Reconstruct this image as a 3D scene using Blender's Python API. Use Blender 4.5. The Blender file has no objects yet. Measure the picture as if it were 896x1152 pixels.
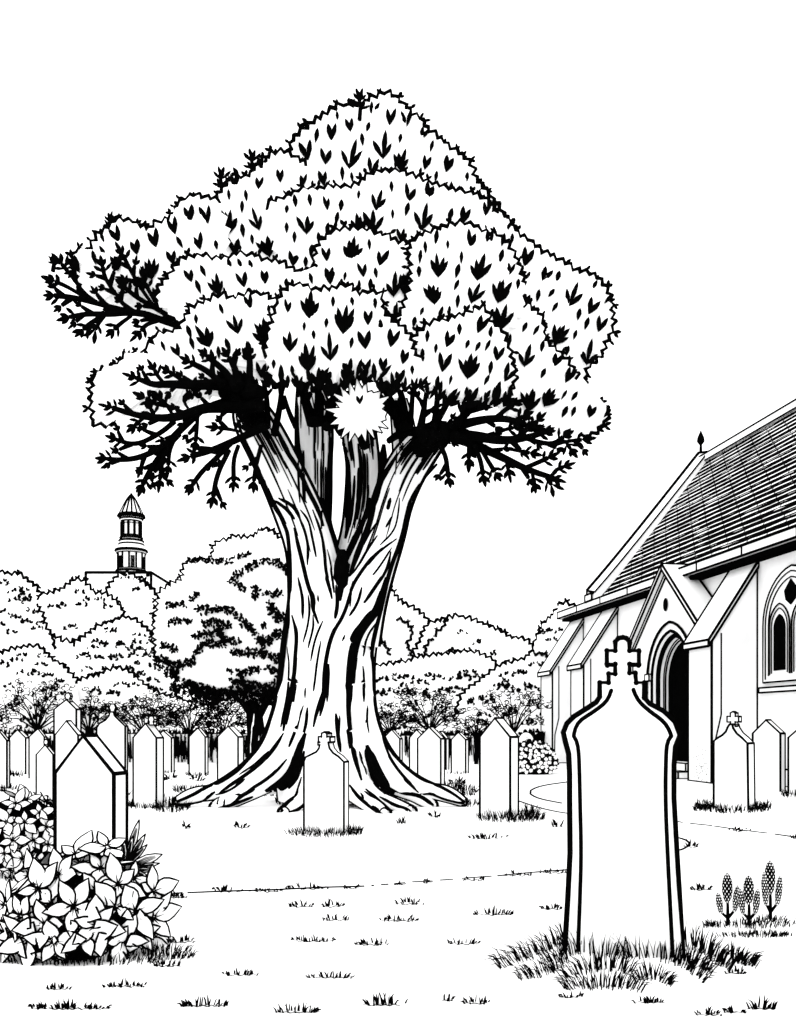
import bpy, math, random
from mathutils import Vector, Matrix
from mathutils.bvhtree import BVHTree

# ------------------------------------------------------------------ camera model
# image 896 x 1152, focal length 1000 px, eye 1.5 m above the grass, horizon on row 815
F, CX, HY, EYE = 1000.0, 448.0, 815.0, 1.5
CAM = Vector((0, 0, EYE))
rnd = random.Random(7)
C = bpy.context.scene.collection
scene = bpy.context.scene


def P(px, py, Y):
    return Vector(((px - CX) * Y / F, Y, EYE + (HY - py) * Y / F))


def gY(py):
    return EYE * F / (py - HY)


def G(px, py, z=0.0):
    p = P(px, py, gY(py))
    p.z = z
    return p


# ------------------------------------------------------------------ materials
def mat(name, lo, hi, scale=6.0, rough=0.95):
    m = bpy.data.materials.new(name)
    m.use_nodes = True
    nt = m.node_tree
    b = nt.nodes['Principled BSDF']
    b.inputs['Roughness'].default_value = rough
    b.inputs['Specular IOR Level'].default_value = 0.0
    tc = nt.nodes.new('ShaderNodeTexCoord')
    n = nt.nodes.new('ShaderNodeTexNoise')
    n.inputs['Scale'].default_value = scale
    n.inputs['Detail'].default_value = 4
    r = nt.nodes.new('ShaderNodeValToRGB')
    r.color_ramp.elements[0].color = (*lo, 1)
    r.color_ramp.elements[1].color = (*hi, 1)
    r.color_ramp.elements[0].position = .3
    r.color_ramp.elements[1].position = .7
    nt.links.new(tc.outputs['Object'], n.inputs['Vector'])
    nt.links.new(n.outputs['Fac'], r.inputs['Fac'])
    nt.links.new(r.outputs['Color'], b.inputs['Base Color'])
    return m


def g3(v):
    return (v, v, v)


STONE = mat('white_stone', g3(.80), g3(.86), 3)
PLASTER = mat('white_plaster', g3(.80), g3(.86), 2)
LEAFW = mat('white_foliage', g3(.82), g3(.88), 2)
BARK = mat('white_bark', g3(.80), g3(.86), 4)
LAWN = mat('white_lawn', g3(.82), g3(.86), .5)
GRAVEL = mat('white_gravel', g3(.80), g3(.86), 9)
INK = mat('black_ink', g3(.0006), g3(.0012), 8, 1.0)


def roof_mat():
    m = bpy.data.materials.new('slate_courses')
    m.use_nodes = True
    nt = m.node_tree
    L = nt.links.new
    b = nt.nodes['Principled BSDF']
    b.inputs['Roughness'].default_value = 1
    b.inputs['Specular IOR Level'].default_value = 0
    uv = nt.nodes.new('ShaderNodeUVMap')
    sep = nt.nodes.new('ShaderNodeSeparateXYZ')
    L(uv.outputs['UV'], sep.inputs[0])

    def math_(op, a, b_=None):
        n = nt.nodes.new('ShaderNodeMath')
        n.operation = op
        for i, x in enumerate((a, b_)):
            if x is None:
                continue
            if isinstance(x, (int, float)):
                n.inputs[i].default_value = x
            else:
                L(x, n.inputs[i])
        return n.outputs[0]
    # wobble of each course
    n1 = nt.nodes.new('ShaderNodeTexNoise')
    n1.inputs['Scale'].default_value = 1.1
    n1.inputs['Detail'].default_value = 5
    L(uv.outputs['UV'], n1.inputs['Vector'])
    wob = math_('MULTIPLY', math_('SUBTRACT', n1.outputs['Fac'], .5), .05)
    v = math_('ADD', sep.outputs['Y'], wob)
    fr = math_('FRACT', math_('DIVIDE', v, .262))
    # width of the pale edge varies along the course and breaks in places
    mp = nt.nodes.new('ShaderNodeMapping')
    mp.inputs['Scale'].default_value = (.9, 5.0, 1)
    L(uv.outputs['UV'], mp.inputs['Vector'])
    n2 = nt.nodes.new('ShaderNodeTexNoise')
    n2.inputs['Scale'].default_value = .8
    n2.inputs['Detail'].default_value = 2.5
    L(mp.outputs['Vector'], n2.inputs['Vector'])
    wid = math_('MULTIPLY', math_('SUBTRACT', n2.outputs['Fac'], .14), .5)
    white = math_('LESS_THAN', fr, wid)
    # second faint line in the middle of the dark band
    fr2 = math_('FRACT', math_('ADD', math_('DIVIDE', v, .262), .32))
    w2 = math_('MULTIPLY', math_('SUBTRACT', n2.outputs['Fac'], .55), .7)
    white2 = math_('LESS_THAN', fr2, w2)
    allw = math_('MAXIMUM', white, white2)
    # upright joints between slates
    row = math_('FLOOR', math_('DIVIDE', v, .262))
    off = math_('FRACT', math_('MULTIPLY', row, .618))
    fx = math_('FRACT', math_('ADD', math_('DIVIDE', sep.outputs['X'], .9), off))
    joint = math_('GREATER_THAN', fx, .06)
    allw = math_('MULTIPLY', allw, joint)
    mix = nt.nodes.new('ShaderNodeMix')
    mix.data_type = 'RGBA'
    mix.inputs['A'].default_value = (.001, .001, .001, 1)
    mix.inputs['B'].default_value = (.8, .8, .8, 1)
    L(allw, mix.inputs['Factor'])
    L(mix.outputs['Result'], b.inputs['Base Color'])
    return m


SLATE = roof_mat()

# ------------------------------------------------------------------ mesh builder
WLOC = {}
VIEW = Vector((0, -1, 0))


class MB:
    def __init__(s):
        s.v, s.f, s.m = [], [], []

    def add(s, vs, fs, m):
        o = len(s.v)
        s.v += [Vector(a) for a in vs]
        for f in fs:
            s.f.append(tuple(i + o for i in f))
            s.m.append(m)

    def tube(s, pts, rad, m=1, n=6, nrm=None, flat=1.0):
        """tapered tube through pts; with nrm the cross-section is flattened along nrm"""
        pts = [Vector(p) for p in pts]
        k = len(pts)
        if k < 2:
            return
        if not isinstance(rad, (list, tuple)):
            rad = [rad] * k
        vs, fs = [], []
        prev = None
        for i, p in enumerate(pts):
            t = pts[min(i + 1, k - 1)] - pts[max(i - 1, 0)]
            if t.length < 1e-9:
                t = Vector((0, 0, 1))
            t.normalize()
            if nrm is not None:
                a = t.cross(nrm)
                if a.length < 1e-4:
                    a = t.orthogonal()
            else:
                a = t.orthogonal() if prev is None else prev - t * prev.dot(t)
                if a.length < 1e-5:
                    a = t.orthogonal()
            a.normalize()
            prev = a
            b = t.cross(a)
            r = rad[i]
            for j in range(n):
                q = 2 * math.pi * j / n
                vs.append(p + a * (math.cos(q) * r) + b * (math.sin(q) * r * flat))
        for i in range(k - 1):
            for j in range(n):
                j2 = (j + 1) % n
                fs.append((i * n + j, i * n + j2, (i + 1) * n + j2, (i + 1) * n + j))
        fs.append(tuple(range(n))[::-1])
        fs.append(tuple((k - 1) * n + j for j in range(n)))
        s.add(vs, fs, m)

    def links(s, pts, rad, m=1, n=5):
        """chain of straight ink links: keeps its full width round sharp zigzag corners"""
        if not isinstance(rad, (list, tuple)):
            rad = [rad] * len(pts)
        for i in range(len(pts) - 1):
            a, b = Vector(pts[i]), Vector(pts[i + 1])
            d = b - a
            if d.length < 1e-9:
                continue
            d = d.normalized() * min(rad[i] * .6, d.length * .5)
            s.tube([a - d, b + d], [rad[i], rad[i + 1]], m, n)

    def leaf(s, base, tip, w, nrm, m=1, thick=.35, prof=((.25, .72), (.55, 1), (.8, .62))):
        base, tip = Vector(base), Vector(tip)
        t = tip - base
        if t.length < 1e-8:
            return
        a = t.cross(nrm)
        if a.length < 1e-8:
            a = t.orthogonal()
        a.normalize()
        b = t.cross(a).normalized()
        vs = [base]
        for u, ww in prof:
            c = base + t * u
            vs += [c + a * w * ww, c + b * w * ww * thick, c - a * w * ww, c - b * w * ww * thick]
        vs.append(tip)
        fs = []
        k = len(prof)
        for j in range(4):
            j2 = (j + 1) % 4
            fs.append((0, 1 + j2, 1 + j))
            for i in range(k - 1):
                fs.append((1 + i * 4 + j, 1 + i * 4 + j2, 5 + i * 4 + j2, 5 + i * 4 + j))
            fs.append((1 + (k - 1) * 4 + j, 1 + (k - 1) * 4 + j2, len(vs) - 1))
        s.add(vs, fs, m)

    def ellipsoid(s, c, r, m=0, nu=14, nv=9, jitter=0, rg=rnd):
        vs, fs = [], []
        for i in range(nv + 1):
            th = math.pi * i / nv
            for j in range(nu):
                ph = 2 * math.pi * j / nu
                k = 1 + (rg.uniform(-jitter, jitter) if 0 < i < nv else 0)
                vs.append((c[0] + r[0] * k * math.sin(th) * math.cos(ph),
                           c[1] + r[1] * k * math.sin(th) * math.sin(ph),
                           c[2] + r[2] * k * math.cos(th)))
        for i in range(nv):
            for j in range(nu):
                j2 = (j + 1) % nu
                fs.append((i * nu + j, i * nu + j2, (i + 1) * nu + j2, (i + 1) * nu + j))
        s.add(vs, fs, m)

    def solid(s, vs, fs, r, m=0, ink=1, skip=()):
        """faces in the body material, every edge inked with a cord of radius r"""
        s.add(vs, fs, m)
        seen = set()
        for f in fs:
            for i in range(len(f)):
                e = tuple(sorted((f[i], f[(i + 1) % len(f)])))
                if e in seen or e in skip:
                    continue
                seen.add(e)
                s.tube([vs[e[0]], vs[e[1]]], r, ink, 6)
                s.ball(vs[e[0]], r, ink)
                s.ball(vs[e[1]], r, ink)

    def ball(s, c, r, m=1):
        s.ellipsoid(c, (r, r, r), m, 6, 4)

    def prism(s, front, depth, r, m=0, ink=1):
        """outline (list of 3-D points) extruded by depth; front, back and the corner edges inked"""
        n = len(front)
        front = [Vector(p) for p in front]
        vs = front + [p + depth for p in front]
        fs = [tuple(range(n)), tuple(range(2 * n - 1, n - 1, -1))]
        for i in range(n):
            j = (i + 1) % n
            fs.append((i, n + i, n + j, j))
        s.add(vs, fs, m)
        if r:
            s.tube(front + [front[0]], r, ink, 6)
            s.tube([p + depth for p in front] + [front[0] + depth], r, ink, 6)
            for i in range(n):
                a, b_, c = front[i - 1], front[i], front[(i + 1) % n]
                if (b_ - a).angle(c - b_, 0) > .45:
                    s.tube([b_, b_ + depth], r, ink, 6)
                    s.ball(b_, r, ink)
                    s.ball(b_ + depth, r, ink)

    def bvh(s):
        return BVHTree.FromPolygons(s.v, s.f)

    def build(s, name, mats, parent=None, origin=None, smooth=False):
        me = bpy.data.meshes.new(name)
        if origin is None:
            origin = WLOC[parent.name] if parent else Vector((0, 0, 0))
        origin = Vector(origin)
        me.from_pydata([tuple(p - origin) for p in s.v], [], s.f)
        for m in mats:
            me.materials.append(m)
        me.polygons.foreach_set('material_index', s.m)
        if smooth:
            me.polygons.foreach_set('use_smooth', [True] * len(me.polygons))
        me.update()
        o = bpy.data.objects.new(name, me)
        C.objects.link(o)
        if parent:
            o.parent = parent
            o.location = origin - WLOC[parent.name]
        else:
            o.location = origin
        WLOC[o.name] = origin
        return o


def tag(o, label=None, cat=None, group=None, kind=None):
    if label:
        o['label'] = label
    if cat:
        o['category'] = cat
    if group:
        o['group'] = group
    if kind:
        o['kind'] = kind
    return o


def thing(name, label, cat, loc, group=None):
    o = bpy.data.objects.new(name, None)
    C.objects.link(o)
    o.location = loc
    o.empty_display_size = .2
    WLOC[o.name] = Vector(loc)
    return tag(o, label, cat, group)


# ------------------------------------------------------------------ drawing helpers
def resample(pts, step, closed=False):
    pts = [Vector((p[0], p[1])) for p in pts]
    if closed:
        pts = pts + [pts[0]]
    out = [pts[0].copy()]
    need = step
    for a, b in zip(pts, pts[1:]):
        d = (b - a).length
        pos = 0
        while d - pos >= need:
            pos += need
            out.append(a.lerp(b, pos / d))
            need = step
        need -= d - pos
    if closed:
        if (out[-1] - out[0]).length < step * .5:
            out.pop()
    elif (out[-1] - pts[-1]).length > step * .3:
        out.append(pts[-1].copy())
    return out


def smooth2(pts, n=2, closed=False):
    pts = [Vector((p[0], p[1])) for p in pts]
    for _ in range(n):
        q = []
        k = len(pts)
        rng = range(k) if closed else range(k - 1)
        if not closed:
            q.append(pts[0])
        for i in rng:
            a, b = pts[i], pts[(i + 1) % k]
            q += [a.lerp(b, .25), a.lerp(b, .75)]
        if not closed:
            q.append(pts[-1])
        pts = q
    return pts


def jag(pts, step, amp, closed=False, rg=rnd):
    r = resample(pts, step, closed)
    k = len(r)
    out = []
    for i, p in enumerate(r):
        a = r[(i - 1) % k] if (closed or i > 0) else r[i]
        b = r[(i + 1) % k] if (closed or i < k - 1) else r[i]
        t = b - a
        if t.length < 1e-6:
            out.append(p)
            continue
        t.normalize()
        n = Vector((t.y, -t.x))
        s = (1 if i % 2 else -1) * amp * rg.uniform(.35, 1.25)
        out.append(p + n * s + t * rg.uniform(-.3, .3) * step)
    return out


def inside(poly, x, y):
    c = False
    n = len(poly)
    j = n - 1
    for i in range(n):
        xi, yi = poly[i][0], poly[i][1]
        xj, yj = poly[j][0], poly[j][1]
        if (yi > y) != (yj > y) and x < (xj - xi) * (y - yi) / (yj - yi) + xi:
            c = not c
        j = i
    return c


def hit(bvh, px, py):
    d = (P(px, py, 1.0) - CAM).normalized()
    r = bvh.ray_cast(CAM, d)
    return r[0], r[1], r[2]


def cloud_body(mb, poly, Y, tf, tb, m=0):
    """rounded cushion whose widest section is the outline poly (pixels) at distance Y"""
    n = len(poly)
    A = cx = cy = 0.0                       # centre of area
    for i in range(n):
        a, b = poly[i], poly[(i + 1) % n]
        w = a[0] * b[1] - b[0] * a[1]
        A += w
        cx += (a[0] + b[0]) * w
        cy += (a[1] + b[1]) * w
    cx, cy = cx / (3 * A), cy / (3 * A)
    vs, fs = [], []
    front = [.0, .3, .6, .8, .93]
    levels = [(1 - (1 - s)) for s in (1.0, .97, .88, .7, .45, .2)]

    def ring(s, dy):
        o = len(vs)
        for p in poly:
            vs.append(P(cx + (p[0] - cx) * s, cy + (p[1] - cy) * s, Y + dy))
        return o
    base = ring(1.0, 0)
    for sgn, T in ((-1, tf), (1, tb)):
        prev = base
        for s in levels[1:]:
            cur = ring(s, sgn * T * math.sqrt(1 - s * s))
            for i in range(n):
                j = (i + 1) % n
                fs.append((prev + i, prev + j, cur + j, cur + i) if sgn < 0 else (prev + j, prev + i, cur + i, cur + j))
            prev = cur
        vs.append(P(cx, cy, Y + sgn * T))
        ci = len(vs) - 1
        for i in range(n):
            j = (i + 1) % n
            fs.append((prev + i, prev + j, ci) if sgn < 0 else (prev + j, prev + i, ci))
    mb.add(vs, fs, m)


def stroke(mb, bvh, pts, w, Yd, m=1, step=4, flat=.3, taper=True, lift=0.0, sm=2, zig=False):
    """ink furrow of width w px lying on the surface under the line pts"""
    r = resample(smooth2(pts, sm) if len(pts) > 2 else pts, step)
    if len(r) < 2:
        return
    P3, R = [], []
    k = len(r)
    lastY = Yd
    for i, p in enumerate(r):
        Y = None
        if bvh is not None:
            h, nn, _ = hit(bvh, p.x, p.y)
            if h is not None:
                Y = h.y
        if Y is None:
            Y = lastY
        lastY = Y
        u = i / (k - 1)
        ww = w if not taper else w * min(1, .45 + 3.2 * min(u, 1 - u))
        P3.append(P(p.x, p.y, Y - lift))
        R.append(ww * Y / 2 / F)
    if zig:
        mb.links(P3, R, m, 5)
    else:
        mb.tube(P3, R, m, 6, VIEW, flat)


def fan(mb, p, ang, size, n, Y, w=.2, spread=.5, m=1, nrm=VIEW, rg=rnd, thick=.35):
    """n ink leaves springing from pixel p in the direction ang (radians, 0 = up, positive = right)"""
    b = P(p[0], p[1], Y)
    for i in range(n):
        a = ang + (0 if n == 1 else (i / (n - 1) - .5) * 2 * spread) + rg.uniform(-.08, .08)
        L = size * rg.uniform(.78, 1.1) * (1 if n < 3 else (1 - .25 * abs(i / (n - 1) - .5) * 2))
        tip = P(p[0] + math.sin(a) * L, p[1] - math.cos(a) * L, Y + rg.uniform(-.1, .1) * L * Y / F)
        mb.leaf(b, tip, size * w * Y / F * rg.uniform(.85, 1.15), nrm, m, thick, ((.2, .5), (.55, 1), (.82, .66)))


def crop(x0, y0, sc):
    return lambda pts: [(x0 + a / sc, y0 + b / sc) for a, b in pts]


# ================================================================== SETTING
mb = MB()
mb.add([(-400, -40, 0), (400, -40, 0), (400, 700, 0), (-400, 700, 0)], [(0, 1, 2, 3)], 0)
tag(mb.build('ground', [LAWN]), kind='structure')

mb = MB()
near = [(-60, 1013), (60, 1010), (195, 1006), (300, 1001), (420, 997), (520, 990), (640, 979), (700, 971), (763, 959), (777, 951), (763, 943)]
far = [(896, 943), (830, 933), (763, 925), (700, 921), (640, 916), (605, 909), (585, 902), (560, 930), (420, 962), (200, 975), (-60, 982)]
pl = [G(x, y, .004) for x, y in near] + [G(990, 962, .004)] + [G(990, 957, .004)] + [G(x, y, .004) for x, y in far]
mb.add(pl, [tuple(range(len(pl)))], 0)
isl = [(720, 868), (640, 880), (610, 884), (597, 889), (595, 893), (606, 899), (632, 904)]


def gline(mb, pts, w, z=.006):
    r = resample(smooth2(pts, 2), 5)
    for a in [r]:
        mb.tube([G(p.x, p.y, z) for p in a], [w * gY(p.y) / 2 / F for p in a], 1, 6, Vector((0, 0, 1)), .9)


for seg in ([(195, 1006), (206, 1005)], [(211, 1005), (260, 1003), (300, 1002), (362, 999)], [(357, 999), (400, 998)], [(398, 998), (410, 997.6)], [(418, 997), (421, 997)],
            [(429, 996), (437, 995.5)], [(444, 995), (456, 994)], [(464, 993), (487, 992)], [(495, 991), (510, 990)], [(520, 989), (553, 986.5)], [(560, 986), (600, 982), (640, 979)]):
    gline(mb, seg, 2.2)
for seg in ([(763, 925), (769, 926)], [(777, 927), (801, 929.5)], [(804, 930), (830, 934), (864, 938)], [(872, 939), (900, 943), (930, 946)]):
    gline(mb, seg, 2.2)
gline(mb, [(700, 958), (740, 960), (763, 958.5), (776, 952), (776, 947), (763, 942.5), (745, 941)], 2.4)
gline(mb, isl, 2.2)
gline(mb, [(585, 902), (605, 909), (632, 915), (660, 918)], 2.2)
tag(mb.build('path', [GRAVEL, INK]), kind='structure')

# ================================================================== GRASS (stuff)
grass = MB()


def blade(mb, px, py, L, lean, w=1.5, up=None):
    """one curved blade of grass rooted at ground pixel (px, py), L px tall"""
    b = G(px, py)
    k = gY(py) / F
    a = lean
    p1 = b + Vector((math.sin(a * .6) * L * .55 * k, rnd.uniform(-.1, .1) * L * k, math.cos(a * .6) * L * .55 * k))
    p2 = b + Vector((math.sin(a * .8) * L * k, rnd.uniform(-.15, .15) * L * k, max(.1, math.cos(a)) * L * k))
    mb.tube([b, p1, p2], [w * k * .5, w * k * .42, w * k * .06], 0, 4)


def tuft(cx, cy, w, h=9, n=None, droop=0):
    n = n or int(w / 1.9) + 3
    for i in range(n):
        u = rnd.uniform(-1, 1)
        x = cx + u * w / 2
        y = cy + rnd.uniform(-1.5, 2) + droop * u
        blade(grass, x, y, h * rnd.uniform(.4, 1.0) * (1.15 - .5 * abs(u)), u * .9 + rnd.uniform(-.5, .5), rnd.uniform(1.9, 2.9))
    # the short runner the tuft grows from
    q = resample([(cx - w * .48, cy + 1 - droop), (cx, cy + 1.5), (cx + w * .48, cy + 1 + droop)], 6)
    q = jag(q, 5, 1.0)
    grass.tube([G(p.x, p.y, .004) for p in q], [1.0 * gY(p.y) / F * (.4 + .9 * math.sin(math.pi * i / (len(q) - 1))) for i, p in enumerate(q)], 0, 4, Vector((0, 0, 1)), .3)


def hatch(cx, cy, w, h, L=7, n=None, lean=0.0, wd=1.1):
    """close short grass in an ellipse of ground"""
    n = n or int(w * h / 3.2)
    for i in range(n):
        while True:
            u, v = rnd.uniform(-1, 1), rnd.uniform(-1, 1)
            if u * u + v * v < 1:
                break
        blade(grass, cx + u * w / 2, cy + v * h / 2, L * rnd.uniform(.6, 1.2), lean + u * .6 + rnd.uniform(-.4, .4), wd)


for t in ((340, 1019, 28), (374, 1019, 25), (377, 1034, 30), (461, 1016, 32), (449, 1035, 42), (352, 1058, 50), (419, 1062, 38),
          (522, 1061, 34), (270, 1096, 40), (372, 1099, 52), (140, 1109, 48), (66, 1112, 26),
          (555, 1028, 44), (620, 1022, 26), (271, 930, 18), (453, 925, 10), (489, 918, 12), (548, 943, 44), (642, 1121, 26),
          (732, 1127, 36), (790, 1000, 26), (204, 1059, 34), (188, 1086, 30), (503, 1125, 14), (628, 929, 16), (828, 1094, 22), (210, 931, 9),
          (198, 1009, 24), (222, 877, 14), (192, 876, 14), (270, 880, 14), (258, 878, 20), (515, 880, 18), (778, 952, 16)):
    tuft(*t)
for t in ((78, 1134, 96, 11), (229, 1131, 54, 13), (332, 1138, 52, 14), (432, 1130, 50, 15), (536, 1128, 32, 11), (797, 1141, 28, 9), (826, 1138, 26, 9), (857, 1134, 34, 17)):
    tuft(*t)
# tufts along the path edge
for t in ((255, 1002, 34, 8), (345, 999, 48, 7), (300, 1002, 40, 4), (396, 998, 20, 5), (450, 994, 12, 4), (482, 992, 10, 6), (533, 989, 24, 5), (582, 984, 30, 5), (625, 981, 34, 5),
          (832, 934, 26, 4), (894, 942, 16, 4)):
    tuft(*t)
# close grass at the feet of the stones and roots
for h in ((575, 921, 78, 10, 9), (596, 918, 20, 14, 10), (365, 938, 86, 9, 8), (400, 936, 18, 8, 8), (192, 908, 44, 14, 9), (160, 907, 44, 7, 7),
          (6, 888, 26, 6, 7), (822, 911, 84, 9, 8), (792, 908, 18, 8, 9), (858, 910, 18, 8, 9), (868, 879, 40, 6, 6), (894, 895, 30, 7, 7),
          (290, 893, 80, 7, 8), (215, 890, 40, 6, 8), (330, 903, 40, 7, 8), (430, 905, 60, 8, 8), (485, 898, 60, 8, 8), (520, 892, 34, 10, 9), (505, 885, 40, 7, 7), (525, 905, 30, 6, 6),  # hatch round the yew roots, inked in as their ground shadow
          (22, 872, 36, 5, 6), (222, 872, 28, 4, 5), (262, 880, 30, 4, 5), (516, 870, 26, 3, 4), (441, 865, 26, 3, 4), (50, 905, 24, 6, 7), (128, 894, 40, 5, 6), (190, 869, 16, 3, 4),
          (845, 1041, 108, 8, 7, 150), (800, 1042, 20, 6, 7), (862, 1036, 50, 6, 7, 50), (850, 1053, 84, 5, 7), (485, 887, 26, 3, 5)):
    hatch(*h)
# round the flowering bush
hatch(92, 1082, 180, 10, 12, 230, 0, 1.4)
hatch(190, 1074, 60, 14, 11, 110, .3, 1.5)
hatch(15, 985, 40, 14, 12, 60, -.3, 1.5)
hatch(20, 1072, 60, 10, 12, 70, -.2, 1.5)


# the long grass mound at the foot of the large cross stone: overlapping arcs of blades
def arc_row(pts, L, n, lean0, lean1, w=1.55, spread=4):
    n = int(n * 1.25)
    r = resample(smooth2(pts, 2), 1.0)
    for i in range(n):
        u = rnd.random()
        p = r[int(u * (len(r) - 1))]
        blade(grass, p.x + rnd.uniform(-2, 2), p.y + rnd.uniform(-spread, spread), L * rnd.uniform(.6, 1.15), lean0 + (lean1 - lean0) * u + rnd.uniform(-.3, .3), w * rnd.uniform(.7, 1.2))


arc_row([(562, 1088), (600, 1076), (638, 1058)], 26, 80, -1.1, -.4)
arc_row([(585, 1100), (615, 1096), (640, 1082)], 20, 60, -1.0, -.4)
arc_row([(610, 1086), (640, 1076), (660, 1070), (700, 1076)], 26, 70, -.9, .5)
arc_row([(635, 1102), (660, 1092), (690, 1088), (712, 1096)], 26, 70, -1.1, .8)
arc_row([(635, 1110), (670, 1112), (705, 1110), (722, 1114)], 22, 80, -1.1, 1.0)
arc_row([(700, 1076), (735, 1074), (765, 1072)], 26, 70, -.5, .3)
arc_row([(715, 1104), (735, 1098), (755, 1108)], 20, 50, -.9, 1.1)
arc_row([(745, 1080), (770, 1086), (792, 1104)], 24, 50, -.1, 1.1)
arc_row([(770, 1060), (790, 1070), (808, 1082), (824, 1092)], 28, 62, -.2, 1.0)
arc_row([(770, 1078), (790, 1090), (800, 1096)], 24, 34, .1, 1.1)
arc_row([(822, 1078), (840, 1084), (850, 1086)], 20, 50, .1, 1.1)
tag(grass.build('grass', [INK]), 'tufts of dark blades scattered over the pale lawn, with hatched shadow at the yew roots', 'grass', kind='stuff')

# ================================================================== GRAVESTONES
GRP = 'gravestones standing in the churchyard'


def gravestone(label, prof, base, w_line, phi, side, knob=None):
    """prof: outline in px of the front face (without the two feet), base: (left x, right x, y)"""
    xl, xr, by = base
    Y0 = gY(by)
    k = Y0 / F
    cx = (xl + xr) / 2
    o = G(cx, by)
    a = math.radians(phi)
    wd = Vector((math.cos(a), math.sin(a), 0))
    dd = Vector((-math.sin(a), math.cos(a), 0))
    t = side * k / max(.12, (math.sin(-a) - (xr - CX) / F * math.cos(a)))
    t = min(max(t, .08), .5)
    # keep the drawn width after turning the slab
    sx = 1 / (math.cos(a) - (cx - CX) / F * math.sin(a))

    def at(x, y):
        u = (x - cx) * k * sx
        z = EYE + (HY - y) * k
        return o + wd * u + Vector((0, 0, z))
    pts = [at(xl, by + 7)] + [at(x, y) for x, y in prof] + [at(xr, by + 7)]
    m = MB()
    r = w_line * k / 2
    m.prism(pts, dd * t, r)
    if knob:
        ks = [at(x, y) + dd * t * .3 for x, y in knob]
        m.prism(ks, dd * t * .4, r * .8)
    ob = m.build('gravestone', [STONE, INK], origin=o)
    tag(ob, label, 'gravestone', GRP)
    return ob


def knob_at(x, y, s=1.0):
    return [(x - 3 * s, y + 4 * s), (x - 2.4 * s, y), (x - 3.6 * s, y - 3 * s), (x - 2 * s, y - 7 * s), (x + 2 * s, y - 7 * s), (x + 3.6 * s, y - 3 * s), (x + 2.4 * s, y), (x + 3 * s, y + 4 * s)]


def cross_at(x, y, s=1.0):
    return [(x - 2.6 * s, y + 3 * s), (x - 2.6 * s, y - 2 * s), (x - 6.5 * s, y - 2 * s), (x - 6.5 * s, y - 8 * s), (x - 2.8 * s, y - 8 * s), (x - 2.8 * s, y - 12 * s), (x, y - 13.5 * s), (x + 2.8 * s, y - 12 * s), (x + 2.8 * s, y - 8 * s),
            (x + 6.5 * s, y - 8 * s), (x + 6.5 * s, y - 2 * s), (x + 2.6 * s, y - 2 * s), (x + 2.6 * s, y + 3 * s)]


def gable(xl, xr, sh, ax, ay):
    return [(xl, sh), (ax, ay), (xr, sh)]


# the large foreground gabled stone behind the flowering bush
gravestone('large plain gabled gravestone with the flowering leafy bush at its foot', gable(62, 128, 870, 94, 828), (62, 128, 1003), 4.8, -14, 14.5)
gravestone('plain gabled gravestone between the large gabled one and the tall knobbed one', gable(62, 88, 827, 75, 811), (62, 88, 915), 2.4, -14, 5)
gravestone('tall knobbed gravestone standing highest behind the large gabled one', gable(61, 86, 798, 75, 787), (61, 86, 884), 2.4, -16, 5, knob_at(75, 786, .9))
gravestone('short knobbed gravestone beside the left edge of the large gabled one', gable(41, 60, 849, 51, 838), (41, 60, 902), 2.2, -10, 3, knob_at(51, 837, .7))
gravestone('gabled gravestone cut off by the left picture edge', gable(-9, 8, 833, -1, 822), (-9, 8, 887), 2.4, -10, 3)
gravestone('small gravestone with a tiny knob, second from the left picture edge', gable(11, 29, 830, 20, 821), (11, 29, 871), 2, -14, 4, knob_at(20, 820, .5))
gravestone('plain small gravestone below the bare bush, third from the left picture edge', gable(33, 50, 829, 43, 820), (33, 50, 876), 2, -14, 2.5)
gravestone('round shouldered gravestone with a knob, directly right of the tall knobbed one',
           [(109, 819), (112, 814), (119, 810), (123, 805), (124, 801), (128, 801), (129, 805), (134, 810), (141, 817)], (109, 141, 893), 2.4, -14, 2.5, knob_at(126, 799, 1.0))
gravestone('gabled gravestone with thick side and thin knob, front of the row left of the tree', gable(150, 176, 830, 164, 814), (150, 176, 908), 2.4, -18, 8, knob_at(168, 812, .9))
gravestone('gravestone mostly hidden behind the thick sided knobbed one left of the tree', gable(176, 193, 830, 184, 822), (176, 193, 869), 2, -18, 3)
gravestone('smaller of the two plain gravestones beside the dark tree trunk, further from the yew', gable(213, 231, 829, 223, 819), (213, 231, 872), 2, -18, 3)
gravestone('larger of the two plain gravestones beside the dark tree trunk, next to the yew roots', gable(245, 268, 829, 257, 817), (245, 268, 881), 2.2, -20, 6)
c12 = [(342, 857), (344, 852), (350, 849), (356, 846), (359, 842), (360, 838), (358, 838), (358, 835), (360, 835), (358.5, 835), (358.5, 829), (362, 829), (362, 825), (365, 823.5), (368, 825), (368, 829), (371.5, 829), (371.5, 835), (369.5, 835), (370, 838), (371, 842), (375, 847), (381, 851), (387, 857)]
gravestone('cross topped gravestone standing against the trunk of the great yew', c12, (342, 387, 936), 2.6, -14, 5)
gravestone('small gravestone just right of the yew trunk, its foot behind the roots', gable(431, 450, 831, 441, 821), (431, 450, 864), 2, -24, 2.5)
gravestone('narrow gravestone mostly hidden behind the left edge of the tall one right of the yew', gable(461, 478, 830, 469, 821), (461, 478, 867), 2, -26, 3)
gravestone('tall plain gravestone under the bare bush right of the yew', gable(470, 496, 831, 483, 818), (470, 496, 887), 2.2, -28, 4)
gravestone('narrow gravestone seen edge on behind the tall one right of the yew', gable(488, 502, 831, 495, 823), (488, 502, 866), 2, -30, 3)
gravestone('smallest gravestone right of the yew, standing alone before the hedge', gable(508, 524, 832, 516, 824), (508, 524, 870), 2, -30, 3)
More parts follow.
